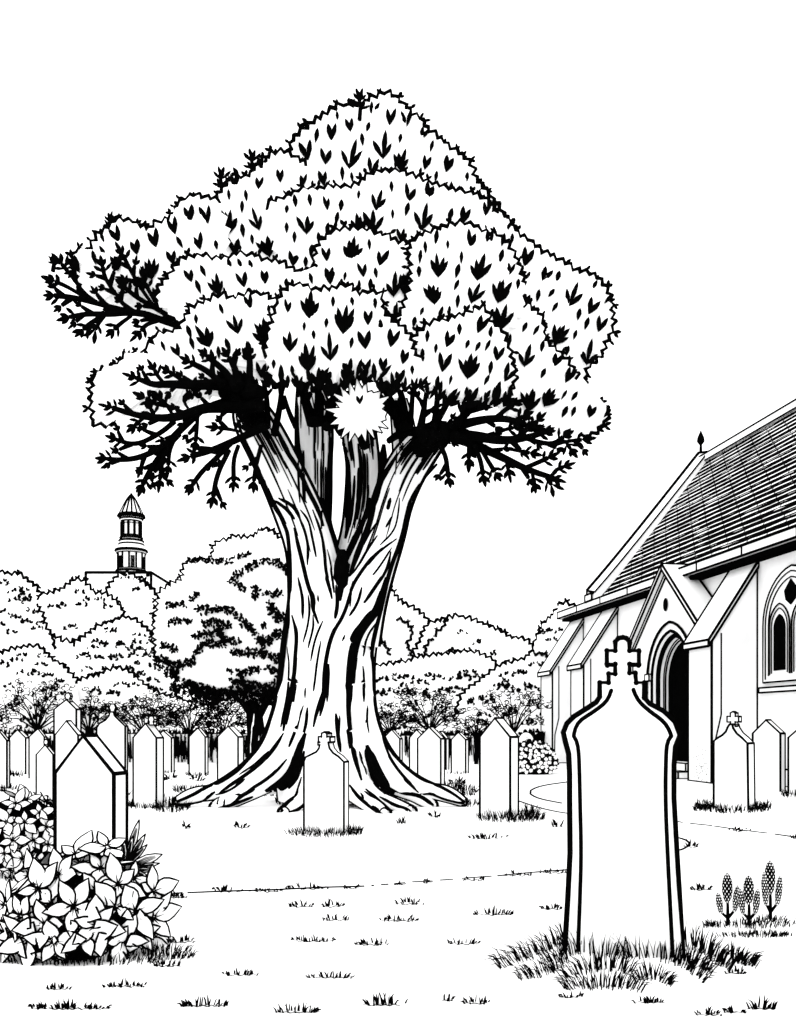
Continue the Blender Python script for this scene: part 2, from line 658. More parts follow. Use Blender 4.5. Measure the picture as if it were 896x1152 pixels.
gravestone('thick gabled gravestone standing alone between the yew and the church path', gable(540, 574, 829, 557, 808), (540, 574, 918), 3, -34, 9)
c19 = [(803, 834), (808, 830), (813, 827), (817, 823), (819, 818), (821, 815), (824, 815), (825, 819), (829, 825), (835, 830), (841, 836)]
gravestone('cross topped gravestone in front of the church buttress', c19, (803, 842, 910), 2.8, -40, 7, cross_at(822.5, 814, 1.0))
gravestone('gabled gravestone below the church window', gable(847, 878, 825, 862, 810), (847, 878, 890), 2.6, -42, 5)
gravestone('gravestone cut off by the right picture edge', gable(887, 920, 830, 904, 815), (887, 920, 893), 2.6, -42, 5)

# large cross stone in the foreground
Yh = gY(1074)
outer_l = [(634, 1092), (639, 1010), (641.5, 960), (641, 898), (641, 871), (640, 848), (636, 833), (634, 824), (638, 814), (646, 806), (662, 796), (671, 790), (675, 784), (675, 768), (685, 768), (685, 758), (692.5, 758), (692.5, 747), (683, 747), (683, 732), (692.5, 732), (692.5, 722), (696, 718), (701, 717)]
outer_r = [(705, 718), (708.5, 722), (708.5, 732), (719, 732), (719, 747), (708.5, 747), (708.5, 757), (715, 757), (716, 768), (725, 768), (725, 785), (731, 791.5), (747, 800), (759.5, 812), (765, 827), (760, 840), (758.5, 860), (758.5, 898), (762, 960), (764.5, 1000), (771, 1092)]
m = MB()
nh = Vector(((702 - CX) / F, 1, 0)).normalized()      # the slab faces the camera's spot on the lawn


def PH(x, y):
    u = nh.y / (nh.x * (x - CX) / F + nh.y) * (1 + nh.x / nh.y * (702 - CX) / F)
    return P(x, y, Yh * u)


m.prism([PH(x, y) for x, y in outer_l + outer_r], nh * .15, 6.4 * Yh / F / 2)
kk = Yh / F
for w, pts in ((5.2, [(688, 777), (685, 786), (679, 793), (665, 803), (652, 811), (647, 821), (646, 828)]), (5.2, [(646, 828), (650, 835), (652, 850), (653, 898), (654.5, 960), (653, 1010), (650, 1090)]),
               (5.2, [(713, 776), (718, 788), (731, 800), (747, 811), (754, 822), (755.6, 828)]), (5.2, [(755.6, 828), (751, 835), (749.7, 850), (749, 898), (751.5, 960), (754, 1010), (758, 1090)])):
    q = resample(smooth2(pts, 2), 6)
    m.tube([PH(p.x, p.y) for p in q], w * kk / 2, 1, 6, VIEW, .5)
    m.ball(PH(q[0].x, q[0].y), w * kk / 2, 1)
ob = m.build('gravestone', [STONE, INK], origin=G(702, 1074))
tag(ob, 'largest gravestone, topped by a stepped cross, with a carved border and long grass', 'gravestone', GRP)

# ================================================================== GREAT YEW
YT = 16.7
yew = thing('yew_tree', 'great spreading yew tree with forked furrowed trunk and spreading roots', 'tree', G(372, 906))
tr = MB()


def limb(pts, m=0, n=18):
    """pts: (x, y, radius px, distance)"""
    q = [Vector((a, b, c, d)) for a, b, c, d in pts]
    for _ in range(2):
        z = [q[0]]
        for a, b in zip(q, q[1:]):
            z += [a.lerp(b, .25), a.lerp(b, .75)]
        z.append(q[-1])
        q = z
    tr.tube([P(a[0], a[1], a[3]) for a in q], [a[2] * a[3] / F for a in q], m, n)
    return q


L_main = limb([(369, 900, 55, 16.7), (369, 880, 57, 16.7), (368, 850, 57, 16.7), (368, 815, 55, 16.7), (368, 780, 53, 16.7), (371, 735, 50, 16.7), (376, 700, 51, 16.7), (382, 665, 50, 16.7), (384, 640, 38, 16.7)], n=28)
L_1 = limb([(360, 710, 34, 16.5), (357, 660, 31, 16.4), (350, 615, 26, 16.3), (336, 575, 26, 16.3), (318, 535, 24, 16.3), (301, 500, 23, 16.3), (284, 470, 22, 16.3), (276, 450, 12, 16.3)])
L_2 = limb([(364, 650, 16, 16.9), (355, 600, 15, 16.9), (354, 560, 18, 16.9), (353, 520, 19, 16.9), (354, 485, 20, 16.9), (352, 455, 18, 16.9), (346, 430, 10, 16.9)])
L_3 = limb([(392, 640, 18, 16.9), (402, 600, 16, 16.9), (408, 560, 18, 16.9), (409, 520, 17, 16.9), (405, 495, 18, 16.9), (402, 460, 16, 16.8), (400, 440, 8, 16.8)])
L_4 = limb([(393, 720, 34, 16.5), (402, 680, 31, 16.4), (417, 640, 26, 16.3), (432, 600, 23, 16.3), (441, 565, 21, 16.3), (455, 530, 22, 16.3), (474, 503, 20, 16.3), (492, 489, 14, 16.3), (505, 485, 8, 16.3)])
L_5 = limb([(448, 560, 10, 16.9), (455, 520, 12, 16.9), (455, 485, 13, 16.9), (448, 450, 9, 16.9)])
roots = []
for pts in ([(338, 770, 20), (321, 828, 24), (288, 870, 15), (258, 886, 10), (238, 892, 8), (224, 893, 8), (212, 897, 8), (201, 901, 5)], [(335, 820, 26), (314, 866, 19), (288, 886, 11), (268, 897, 8.5), (254, 902, 9), (242, 908, 6)], [(352, 850, 24), (349, 884, 14), (342, 900, 8), (331, 907, 9), (319, 914, 6)],
            [(400, 770, 18), (408, 825, 20), (440, 868, 14), (468, 885, 9), (486, 890, 8), (499, 892, 9), (510, 896, 8), (521, 902, 5)], [(400, 820, 26), (425, 868, 17), (450, 886, 10), (466, 893, 8), (477, 899, 8), (487, 906, 5.5)], [(390, 850, 24), (406, 884, 13), (424, 899, 9), (442, 905, 8), (463, 913, 6)],
            [(382, 860, 20), (396, 890, 11), (410, 902, 8), (422, 908, 9), (434, 915, 6)]):
    Yt = gY(max(pts[-1][1], 903))
    k = len(pts)
    q = []
    for i, (a, b, c) in enumerate(pts):
        u = (i / (k - 1)) ** 1.3
        q.append((a, b, c, 16.2 + (min(Yt, 16.2) - 16.2) * u))
    roots.append(limb(q, n=14))
# buttress roots behind, away from the camera
for ang in (.5, 1.2, 2.0, 2.7):
    b0 = Vector((G(369, 905).x, 16.9, 0))
    d = Vector((math.cos(ang), math.sin(ang), 0))
    tr.tube([b0 + d * .5 + Vector((0, 0, 1.2)), b0 + d * 1.1 + Vector((0, 0, .4)), b0 + d * 2.0 + Vector((0, 0, .08))], [.4, .28, .06], 0, 10)
tbvh = tr.bvh()
for q in roots:
    k = len(q)
    for s in (-1, 1):
        pp_ = []
        for i in range(int(k * .35), k):
            t = q[min(i + 1, k - 1)] - q[max(i - 1, 0)]
            nn = Vector((-t[1], t[0])).normalized() * s
            pp_.append(P(q[i][0] + nn.x * q[i][2] * .96, q[i][1] + nn.y * q[i][2] * .96, q[i][3]))
        kk_ = len(pp_)
        tr.tube(pp_, [2.1 * .0158 for i in range(kk_)], 1, 6)
    e = q[-1]
    tr.links([P(e[0] + math.cos(a_) * e[2], e[1] + math.sin(a_) * e[2], e[3]) for a_ in [k_ * math.pi / 8 for k_ in range(17)]], .028, 1)
z3 = crop(280, 560, 4.48)
S3 = [([(230, 150), (250, 230), (275, 330), (300, 440), (325, 500), (325, 560), (355, 640)], 18), ([(250, 90), (285, 170), (300, 250), (297, 340)], 10), ([(130, 10), (190, 50), (235, 110)], 16), ([(150, 0), (230, 40), (260, 110)], 14),
      ([(260, 60), (300, 110), (320, 200), (340, 300)], 9), ([(320, 60), (360, 170), (380, 270), (385, 370), (410, 460), (420, 510)], 15), ([(395, 260), (415, 350), (430, 480)], 9), ([(250, 400), (275, 490), (275, 610)], 15),
      ([(300, 490), (310, 560), (300, 650), (275, 730)], 10), ([(325, 590), (330, 650), (300, 760)], 10), ([(375, 620), (335, 710), (312, 830)], 9), ([(365, 720), (345, 830), (330, 970)], 9), ([(220, 590), (250, 680), (240, 800), (225, 1030)], 22),
      ([(195, 750), (210, 850), (195, 1030)], 10), ([(440, 440), (450, 530), (435, 610)], 14), ([(350, 490), (352, 525)], 10), ([(745, 205), (640, 280), (570, 370), (520, 450), (480, 590), (420, 680), (385, 830), (370, 1030)], 15),
      ([(650, 190), (600, 260), (540, 370), (500, 400)], 11), ([(660, 110), (610, 180), (580, 240)], 10), ([(725, 90), (690, 150)], 9), ([(720, 250), (670, 330), (625, 390)], 9), ([(715, 270), (690, 370), (640, 440), (580, 530)], 17),
      ([(570, 450), (550, 530), (505, 600)], 11), ([(525, 420), (515, 480), (510, 550)], 8), ([(690, 400), (640, 560), (570, 640), (530, 720), (510, 830), (500, 1030)], 58), ([(660, 470), (620, 580), (590, 640)], 10),
      ([(640, 630), (590, 700), (575, 800)], 12), ([(575, 850), (580, 1030)], 13), ([(485, 690), (470, 725)], 9), ([(405, 850), (395, 1030)], 10), ([(285, 960), (285, 990)], 8), ([(760, 0), (750, 100), (730, 170), (660, 240)], 8), ([(715, 0), (700, 60)], 13),
      ([(640, 0), (620, 60), (590, 120)], 12), ([(370, 0), (385, 90), (425, 220), (455, 320), (468, 420), (458, 520)], 34), ([(610, 0), (590, 100), (540, 220), (490, 330), (465, 440)], 46), ([(500, 280), (470, 340), (465, 440)], 60),
      ([(540, 700), (530, 830), (515, 1030)], 9), ([(270, 0), (295, 30)], 9), ([(545, 0), (535, 110), (500, 230)], 5), ([(575, 0), (565, 90), (540, 160)], 5)]
for pts, w in S3:
    stroke(tr, tbvh, z3(pts), w / 4.48 * (1.35 if w < 30 else 1.1) + .5, 16.0)
z6 = crop(180, 740, 4.48)
for pts, w in [([(650, 0), (655, 80), (645, 200), (610, 350)], 12), ([(692, 0), (682, 100), (650, 240), (625, 370)], 24), ([(795, 0), (785, 100), (775, 170)], 9), ([(850, 30), (835, 150), (800, 240), (775, 350)], 14), ([(735, 150), (733, 205)], 9),
               ([(725, 240), (690, 350), (650, 450)], 11), ([(745, 250), (740, 340), (710, 440)], 14), ([(735, 380), (700, 500), (620, 610), (530, 670)], 44), ([(690, 560), (640, 630), (570, 670)], 40), ([(730, 470), (700, 600), (650, 660)], 22),
               ([(625, 380), (560, 480), (480, 560), (300, 680)], 15), ([(550, 470), (480, 540), (400, 590)], 10), ([(640, 510), (560, 600), (430, 680)], 12), ([(280, 675), (240, 700), (220, 720), (130, 735), (90, 735)], 14),
               ([(280, 690), (350, 670), (430, 610)], 10), ([(420, 690), (360, 740), (300, 768), (258, 765)], 12), ([(300, 700), (290, 740)], 8), ([(330, 710), (320, 750)], 8), ([(380, 690), (410, 690)], 10), ([(480, 660), (420, 690), (380, 720)], 14),
               ([(715, 600), (690, 700), (640, 740), (600, 795)], 12), ([(700, 760), (650, 790), (605, 800)], 12)]:
    stroke(tr, tbvh, z6(pts), w / 4.48 * (1.35 if w < 30 else 1.1) + .5, 16.0)
z7 = crop(360, 740, 4.48)
for pts, w in [([(150, 0), (140, 150), (140, 300), (165, 480), (210, 620)], 22), ([(187, 0), (160, 120), (155, 270)], 14), ([(215, 40), (225, 165)], 11), ([(240, 240), (235, 330), (247, 380)], 10), ([(80, 280), (90, 400), (105, 480)], 17), ([(100, 290), (95, 400)], 8),
               ([(235, 440), (260, 540), (290, 640), (330, 690)], 40), ([(270, 560), (310, 640), (380, 680)], 32), ([(200, 470), (235, 590)], 10), ([(300, 330), (330, 470), (400, 580), (500, 680)], 14), ([(330, 640), (400, 680)], 8),
               ([(400, 680), (500, 690), (575, 745)], 14), ([(500, 690), (560, 680), (620, 710), (730, 735)], 12), ([(150, 640), (190, 700), (280, 770), (330, 795)], 13), ([(230, 660), (310, 730), (360, 780), (470, 795)], 12),
               ([(300, 700), (380, 745), (440, 760), (470, 790)], 12), ([(205, 680), (225, 715)], 10), ([(265, 745), (300, 770)], 9), ([(505, 690), (560, 740)], 8), ([(45, 30), (30, 160), (0, 300)], 14)]:
    stroke(tr, tbvh, z7(pts), w / 4.48 * (1.35 if w < 30 else 1.1) + .5, 15.8)
# bold contour furrows on both flanks of the trunk
contour = [([(304, 560), (320, 588), (326, 606), (328, 650), (326, 684), (320, 716), (316, 754), (314, 775), (307, 805), (294, 838), (274, 862), (247, 880), (228, 888), (218, 894), (199, 902)], 5.6), ([(270, 480), (278, 501), (293, 533), (305, 560), (322, 590)], 6),
           ([(492, 522), (475, 540), (463, 558), (458, 572), (451, 606), (437, 645), (430, 678), (423, 706), (417, 734), (419, 745), (420, 785), (425, 814), (436, 840), (454, 863), (476, 878), (503, 888), (524, 903)], 5.0),
           ([(308, 475), (321, 507), (336, 528), (346, 552), (357, 572), (364, 592)], 5), ([(373, 490), (370, 517), (368, 571), (370, 590), (376, 608), (384, 625)], 6.5), ([(386, 497), (394, 523), (393, 590), (389, 606)], 6),
           ([(447, 512), (436, 530), (424, 553), (418, 587), (404, 620), (394, 648)], 7), ([(432, 500), (430, 540), (420, 575)], 8), ([(335, 450), (335, 490), (340, 530)], 6), ([(238, 912), (262, 905), (285, 896)], 3), ([(318, 917), (338, 910), (345, 900)], 3)]
for q, w in ((L_main, 8), (L_1, 7.5), (L_2, 7), (L_3, 7), (L_4, 7.5), (L_5, 5)):
    for sg in (-1, 1):
        pp_ = []
        for i in range(len(q)):
            t = q[min(i + 1, len(q) - 1)] - q[max(i - 1, 0)]
            nn = Vector((-t[1], t[0])).normalized() * sg
            pp_.append(P(q[i][0] + nn.x * q[i][2] * .97, q[i][1] + nn.y * q[i][2] * .97, q[i][3]))
        tr.tube(pp_, w * .5 * .0165, 1, 7)
for pts, w in contour:
    stroke(tr, tbvh, pts, w + 1.5, 16.3, flat=.9)


def limb_furrow_shading(q, i0, i1, n, w0, w1, side=(-.95, .95)):
    """dense furrows and ink shading running along a limb between stations i0..i1 (fractions)"""
    k = len(q)
    for _ in range(n):
        u = rnd.uniform(*side)
        a = rnd.uniform(i0, i1)
        b = min(1.0, a + rnd.uniform(.12, .3))
        idx = range(int(a * (k - 1)), int(b * (k - 1)) + 1)
        pts = []
        for i in idx:
            t = q[min(i + 1, k - 1)] - q[max(i - 1, 0)]
            nn = Vector((-t[1], t[0])).normalized()
            pts.append((q[i][0] + nn.x * u * q[i][2], q[i][1] + nn.y * u * q[i][2]))
        if len(pts) > 1:
            stroke(tr, tbvh, pts, rnd.uniform(w0, w1), q[int(a * (k - 1))][3] - .3, sm=1, lift=.02)


limb_furrow_shading(L_1, .6, .95, 34, 1.5, 3.6)  # lines packed towards the limb tops ink in their shading
limb_furrow_shading(L_2, .25, .95, 24, 1.4, 3.2)
limb_furrow_shading(L_3, .1, .95, 30, 1.4, 3.6)
limb_furrow_shading(L_4, .6, .98, 40, 1.5, 3.6)
limb_furrow_shading(L_5, .3, 1, 20, 1.6, 3.6)
limb_furrow_shading(L_1, .3, .6, 6, 1.2, 2.4)
limb_furrow_shading(L_4, .3, .6, 8, 1.2, 2.4)
for pts, w, Yw_ in (([(385, 618), (384, 650), (380, 690), (377, 715)], 17, 15.93), ([(337, 845), (331, 868), (314, 888)], 13, 15.25), ([(413, 842), (424, 868), (437, 890)], 12, 15.25)):
    stroke(tr, None, pts, w, Yw_, flat=.3)
# bark on the far side of the trunk, out of the photograph's view
for k in range(14):
    a = math.radians(10 + k * 160 / 13)
    pts = []
    for q in L_main[2:-2:2]:
        r = q[2] * q[3] / F
        c = P(q[0], q[1], q[3])
        pts.append(c + Vector((math.cos(a) * r, math.sin(a) * r, 0)))
    tr.tube(pts, [.02] + [.05] * (len(pts) - 2) + [.02], 1, 5)
tr.build('trunk', [BARK, INK], yew)

# ---- crown clumps
CL = {}
crown_core = MB()
core_poly = smooth2([(150, 330), (200, 260), (300, 210), (400, 150), (470, 160), (560, 260), (640, 320), (650, 380), (590, 430), (480, 420), (380, 400), (300, 400), (200, 400), (150, 360)], 2, True)
cloud_body(crown_core, core_poly, 18.2, .5, 2.6)
clumps = [  # top (inked) line, closing (plain) line, distance
    ('top', [(322, 176), (328, 166), (330, 155), (342, 147), (352, 137), (365, 131), (381, 118), (395, 121), (411, 115), (421, 109), (437, 103), (451, 115), (462, 128), (472, 131), (479, 144), (497, 158), (510, 168), (529, 182), (536, 203), (550, 217), (558, 230), (574, 251), (580, 262)], [(560, 285), (440, 300), (330, 270), (318, 220)], 17.6),
    ('upleft', [(228, 250), (244, 226), (250, 214), (263, 199), (279, 202), (290, 187), (301, 177), (314, 170), (328, 174), (345, 185)], [(370, 240), (340, 300), (260, 310), (225, 290)], 17.1),
    ('left', [(92, 330), (84, 308), (81, 290), (86, 281), (101, 284), (108, 266), (124, 254), (132, 246), (148, 249), (156, 254), (167, 262), (175, 251), (193, 246), (201, 231), (212, 219), (234, 222), (248, 226)], [(262, 280), (240, 340), (205, 366), (150, 352), (110, 345)], 16.6),
    ('farright', [(560, 235), (574, 251), (580, 262), (596, 270), (609, 284), (631, 292), (647, 305), (668, 309), (679, 318), (689, 337), (687, 345), (692, 366), (682, 381), (676, 400), (661, 412), (655, 426), (662, 444), (684, 462), (683, 472), (668, 488), (655, 492)], [(620, 490), (560, 440), (540, 330)], 16.7),
    ('mid', [(300, 232), (308, 226), (328, 219), (338, 212), (357, 214), (365, 209), (384, 212), (403, 209), (419, 194), (435, 193), (448, 191), (464, 198), (480, 203), (500, 212), (526, 217), (545, 222), (558, 240)], [(575, 290), (520, 330), (400, 330), (310, 300)], 16.2),
    ('midleft', [(176, 338), (178, 322), (191, 313), (201, 293), (223, 287), (233, 290), (250, 291), (266, 287), (279, 285), (298, 294), (314, 294), (330, 305), (342, 308), (357, 301)], [(372, 340), (330, 390), (250, 380), (200, 362)], 15.6),
    ('centre', [(355, 305), (353, 292), (360, 273), (370, 263), (387, 257), (411, 258), (424, 263), (437, 265), (443, 273), (459, 271), (470, 284)], [(480, 330), (440, 370), (380, 365), (355, 335)], 15.7),
    ('midright', [(440, 372), (458, 340), (464, 302), (461, 285), (461, 273), (472, 266), (488, 260), (502, 255), (513, 251), (534, 254), (548, 262), (561, 263), (572, 276), (585, 300), (590, 320)], [(590, 360), (540, 400), (485, 400), (455, 395)], 15.3),
    ('right', [(545, 352), (556, 338), (569, 327), (588, 334), (593, 343), (607, 352), (611, 365), (612, 384), (631, 397), (641, 410), (650, 425)], [(650, 470), (622, 492), (570, 480), (550, 420)], 15.6),
    ('lowleft', [(129, 470), (118, 480), (103, 475), (104, 464), (102, 446), (105, 434), (105, 419), (134, 411), (142, 395), (163, 405), (161, 393), (175, 386), (175, 374), (188, 375), (201, 371), (207, 362), (215, 346), (228, 341), (247, 331), (263, 337), (277, 330), (287, 330), (304, 334), (318, 345)], [(330, 390), (305, 425), (260, 442), (190, 462), (150, 468)], 14.9),
    ('front', [(298, 400), (301, 381), (305, 362), (310, 349), (314, 335), (320, 326), (333, 319), (350, 326), (366, 326), (379, 324), (392, 319), (400, 332), (416, 329), (431, 330), (429, 340), (432, 354), (448, 365), (462, 378), (464, 392), (472, 404)], [(478, 428), (455, 438), (430, 434), (410, 418), (392, 428), (378, 438), (362, 428), (340, 436), (325, 425), (308, 432)], 14.3),
    ('frontright', [(462, 385), (473, 371), (486, 363), (505, 359), (524, 355), (540, 345), (548, 347), (550, 362), (564, 370), (570, 386), (577, 408), (580, 429), (574, 442)], [(555, 462), (530, 448), (515, 455), (498, 446), (480, 440), (468, 420)], 14.6),
]
allv, allf, owner = [], [], []
for name, top, low, Y in clumps:
    mbx = MB()
    jt = jag(smooth2(top, 1), 5.0, 2.7)
    jl = jag(smooth2([top[-1]] + low + [top[0]], 1), 7, 3.0)[1:-1]
    poly = jt + jl
    cloud_body(mbx, poly, Y, .28, .9)
    o = len(allv)
    allv += mbx.v
    for f in mbx.f:
        allf.append(tuple(i + o for i in f))
        owner.append(name)
    k = Y / F
    mbx.links([P(p.x, p.y, Y) for p in jt], [2.9 * k * rnd.uniform(.6, 1.25) for _ in jt], 1, 5)
    # sprigs standing out of the rim
    for i in range(2, len(jt) - 2):
        if rnd.random() < .5:
            t = jt[i + 1] - jt[i - 1]
            a = math.atan2(t.y, t.x) + rnd.uniform(-.6, .6)
            fan(mbx, jt[i], a, rnd.uniform(6, 10), rnd.choice((1, 2)), Y, .24, .4)
    CL[name] = (mbx, poly, Y)
cbvh = BVHTree.FromPolygons(allv, allf)

# ---- dark leaf sprays over the crown
placed = []


def spray(px, py, kind=None, size=None, ang=None):
    h, nn, fi = hit(cbvh, px, py)
    if h is None:
        return
    mbx, poly, Yc = CL[owner[fi]]
    a = (px - 372) / 300 * .45 + rnd.uniform(-.22, .22) if ang is None else ang
    Y = h.y - .03
    if kind == 1:
        size = size or rnd.uniform(13, 18.5)
        fan(mbx, (px, py + size / 2), a, size, 1, Y, .17)
    elif kind == 2:
        size = size or rnd.uniform(17, 24)
        fan(mbx, (px, py + size / 2), a, size, 2, Y, .145, .25)
    else:
        size = size or rnd.uniform(27, 36)
        n = rnd.choice((3, 4, 5))
        fan(mbx, (px, py + size / 2), a, size, n, Y, .098, .5)
        fan(mbx, (px, py + size / 2 + 1), a, size * .38, 1, Y, .16)


big = [(393, 173), (431, 163), (450, 178), (292, 245), (257, 247), (345, 249), (404, 250), (423, 223), (475, 243), (493, 297), (537, 299), (443, 319), (489, 328), (304, 273), (395, 278), (236, 375), (326, 382), (386, 358), (348, 343), (372, 390), (347, 401),
       (526, 410), (590, 398), (563, 355), (623, 373), (612, 443), (595, 448), (640, 330), (171, 300), (300, 371), (530, 325), (560, 325), (660, 395), (508, 213), (247, 318), (453, 315), (444, 350), (268, 362), (420, 245)]
for x, y in big:
    spray(x, y, 3)
    placed.append((x, y, 19))
for kind, dist, tries in ((2, 13.0, 1500), (1, 7.5, 7000)):
    for _ in range(tries):
        x, y = rnd.uniform(80, 690), rnd.uniform(110, 470)
        if any((x - a) ** 2 + ((y - b) * .8) ** 2 < ((dist + c) * .72) ** 2 for a, b, c in placed):
            continue
        if (x < 215 and 296 < y < 380) or (x < 250 and y > 400):
            continue
        # stay off the rims
        h, nn, fi = hit(cbvh, x, y)
        if h is None:
            continue
        own = owner[fi]
        ok = True
        for dx, dy in ((6, 0), (-6, 0), (0, 9), (0, -9)):
            h2, n2, f2 = hit(cbvh, x + dx, y + dy)
            if h2 is None or owner[f2] != own:
                ok = False
        if not ok and rnd.random() < .93:
            continue
        spray(x, y, kind)
        placed.append((x, y, dist))

# ---- sprigs that stand out of the crown's outline
for x, y, s, n in ((405, 121, 25, 4), (284, 190, 27, 5), (249, 210, 27, 5), (124, 256, 22, 4), (60, 297, 14, 3)):
    h = 17.3 if x > 200 else 16.6
    nm = 'top' if x > 380 else ('upleft' if x > 200 else 'left')
    mbx = CL[nm][0]
    k = h / F
    mbx.links([P(x, y + s * .5, h), P(x + 1, y, h), P(x - 1, y - s * .45, h)], [2.6 * k, 2.4 * k, 2.2 * k], 1)
    for dx, dy, a in ((-1, -s * .3, -.35), (1, -s * .3, .45), (0, 0, -.85), (0, s * .1, .9), (0, -s * .4, 0)):
        fan(mbx, (x + dx, y + dy), a, s * .5, 2, h - .03, .16, .3)
# leaves that fringe the lower edge of the front clumps
for nm, line in (('front', [(305, 436), (322, 430), (340, 440), (352, 432), (365, 436), (380, 442), (392, 430), (410, 424), (424, 432), (440, 442), (458, 440), (474, 430)]),
                 ('frontright', [(482, 442), (498, 450), (515, 458), (530, 452), (548, 460), (566, 452)]), ('lowleft', [(300, 432), (285, 438), (270, 442)])):
    mbx, poly, Y = CL[nm]
    for p in resample(line, 10):
        fan(mbx, (p.x + rnd.uniform(-3, 3), p.y + rnd.uniform(0, 10)), (p.x - 380) / 300 + rnd.uniform(-.3, .3), rnd.uniform(20, 32), rnd.choice((2, 3, 3)), Y - .3, .11, .4)

crown = crown_core.build('crown', [LEAFW, INK], yew)
for name, *_ in clumps:
    CL[name][0].build('foliage_clump', [LEAFW, INK], crown)

# ---- white star of leaves hanging in the fork
st = MB()
pts = []
for i in range(46):
    a = 2 * math.pi * (i + rnd.uniform(-.3, .3)) / 46
    r = (rnd.uniform(29, 42) if i % 2 == 0 else rnd.uniform(22, 29))
    pts.append(Vector((405 + math.cos(a) * r, 464 + math.sin(a) * r * .92)))
cloud_body(st, pts, 14.2, .2, .4)
st.links([P(p.x, p.y, 14.2) for p in pts + [pts[0]]], .02, 1, 5)
fan(st, (405, 455), 0, 14, 2, 13.97, .15, .3)
st.build('foliage_clump', [LEAFW, INK], crown)

# ---- black branches and twigs
def twigs(mb, pts, Y, r0, r1, dens=.0, fs=18, tip=3, rg=rnd):
    r1 = r1 * 1.35 if r1 < 3 else r1 * .6
    """branch with leaf fans at its end and short twigs along both sides"""
    q = resample(smooth2(pts, 2), 5)
    k = len(q)
    P3 = [P(p.x, p.y, Y + .25 * math.sin(i * .25)) for i, p in enumerate(q)]
    mb.tube(P3, [(r0 * RS + (r1 - r0 * RS) * (i / (k - 1)) ** .8) * Y / F for i in range(k)], 0, 7)
    t = q[-1] - q[max(0, k - 3)]
    a = math.atan2(t.x, -t.y)
    if tip:
        fan(mb, q[-1], a, fs, tip, P3[-1].y, .155, .5, 0)
        fan(mb, q[-1] - t.normalized() * 6, a, fs * .85, 2, P3[-1].y, .15, .85, 0)
    sgn = 1
    i = 3
    while i < k - 2 and dens > 0:
        if rg.random() < dens * 1.6:
            t = (q[i + 1] - q[i - 1]).normalized()
            b = math.atan2(t.x, -t.y) + sgn * rg.uniform(.5, .95)
            sgn = -sgn
            L = rg.uniform(9, 17)
            e = (q[i].x + math.sin(b) * L, q[i].y - math.cos(b) * L)
            mb.tube([P3[i], P(e[0], e[1], P3[i].y)], [r1 * 1.3 * Y / F, r1 * .8 * Y / F], 0, 5)
            fan(mb, e, b, fs * .72, 3, P3[i].y, .165, .5, 0)
        i += 2


RS = .62
z4 = crop(30, 330, 3.733)
z1 = crop(30, 80, 3.733)
zr = crop(470, 330, 3.733)
zc = crop(250, 330, 3.733)
groups = []
bl = MB()   # upper left branch
Yb = 15.9
for pts, r0, r1, d, tp in [(z4([(660, 140), (560, 110), (500, 85), (420, 80), (350, 88), (250, 85), (180, 100)]), 7.5, 2, .32, 3), (z4([(640, 120), (540, 60), (460, 15), (420, -20)]), 5.5, 2, .3, 3), (z4([(500, 85), (400, 70), (290, 40), (190, 15), (120, 10)]), 5, 2.2, .3, 3),
                           (z4([(300, 40), (240, 0), (200, -60), (150, -120)]), 3.5, 2, .3, 3), (z4([(430, 70), (380, 10), (330, -60), (320, -110)]), 3, 2, .25, 3), (z4([(540, 60), (480, -20), (430, -110), (405, -160)]), 3, 2, .2, 3), (z4([(560, 70), (520, 0), (500, -40)]), 3, 2, 0, 3),
                           (z4([(320, 90), (260, 130), (240, 150)]), 3, 2, 0, 3), (z4([(440, 95), (390, 130), (370, 150)]), 3, 2, .2, 3), (z4([(560, 115), (500, 130), (480, 160)]), 3, 2, 0, 3), (z4([(640, 110), (620, 60), (625, 30)]), 4, 2, 0, 3), (z4([(330, 95), (300, 130), (290, 150)]), 2.5, 1.8, 0, 2),
                           (z4([(250, 20), (170, -30), (120, -50)]), 3, 2, .3, 3)]:
    twigs(bl, pts, Yb, r0, r1, d, 18, tp)
groups.append(bl)
bm = MB()   # the big left spray below the crown
Yb = 14.1
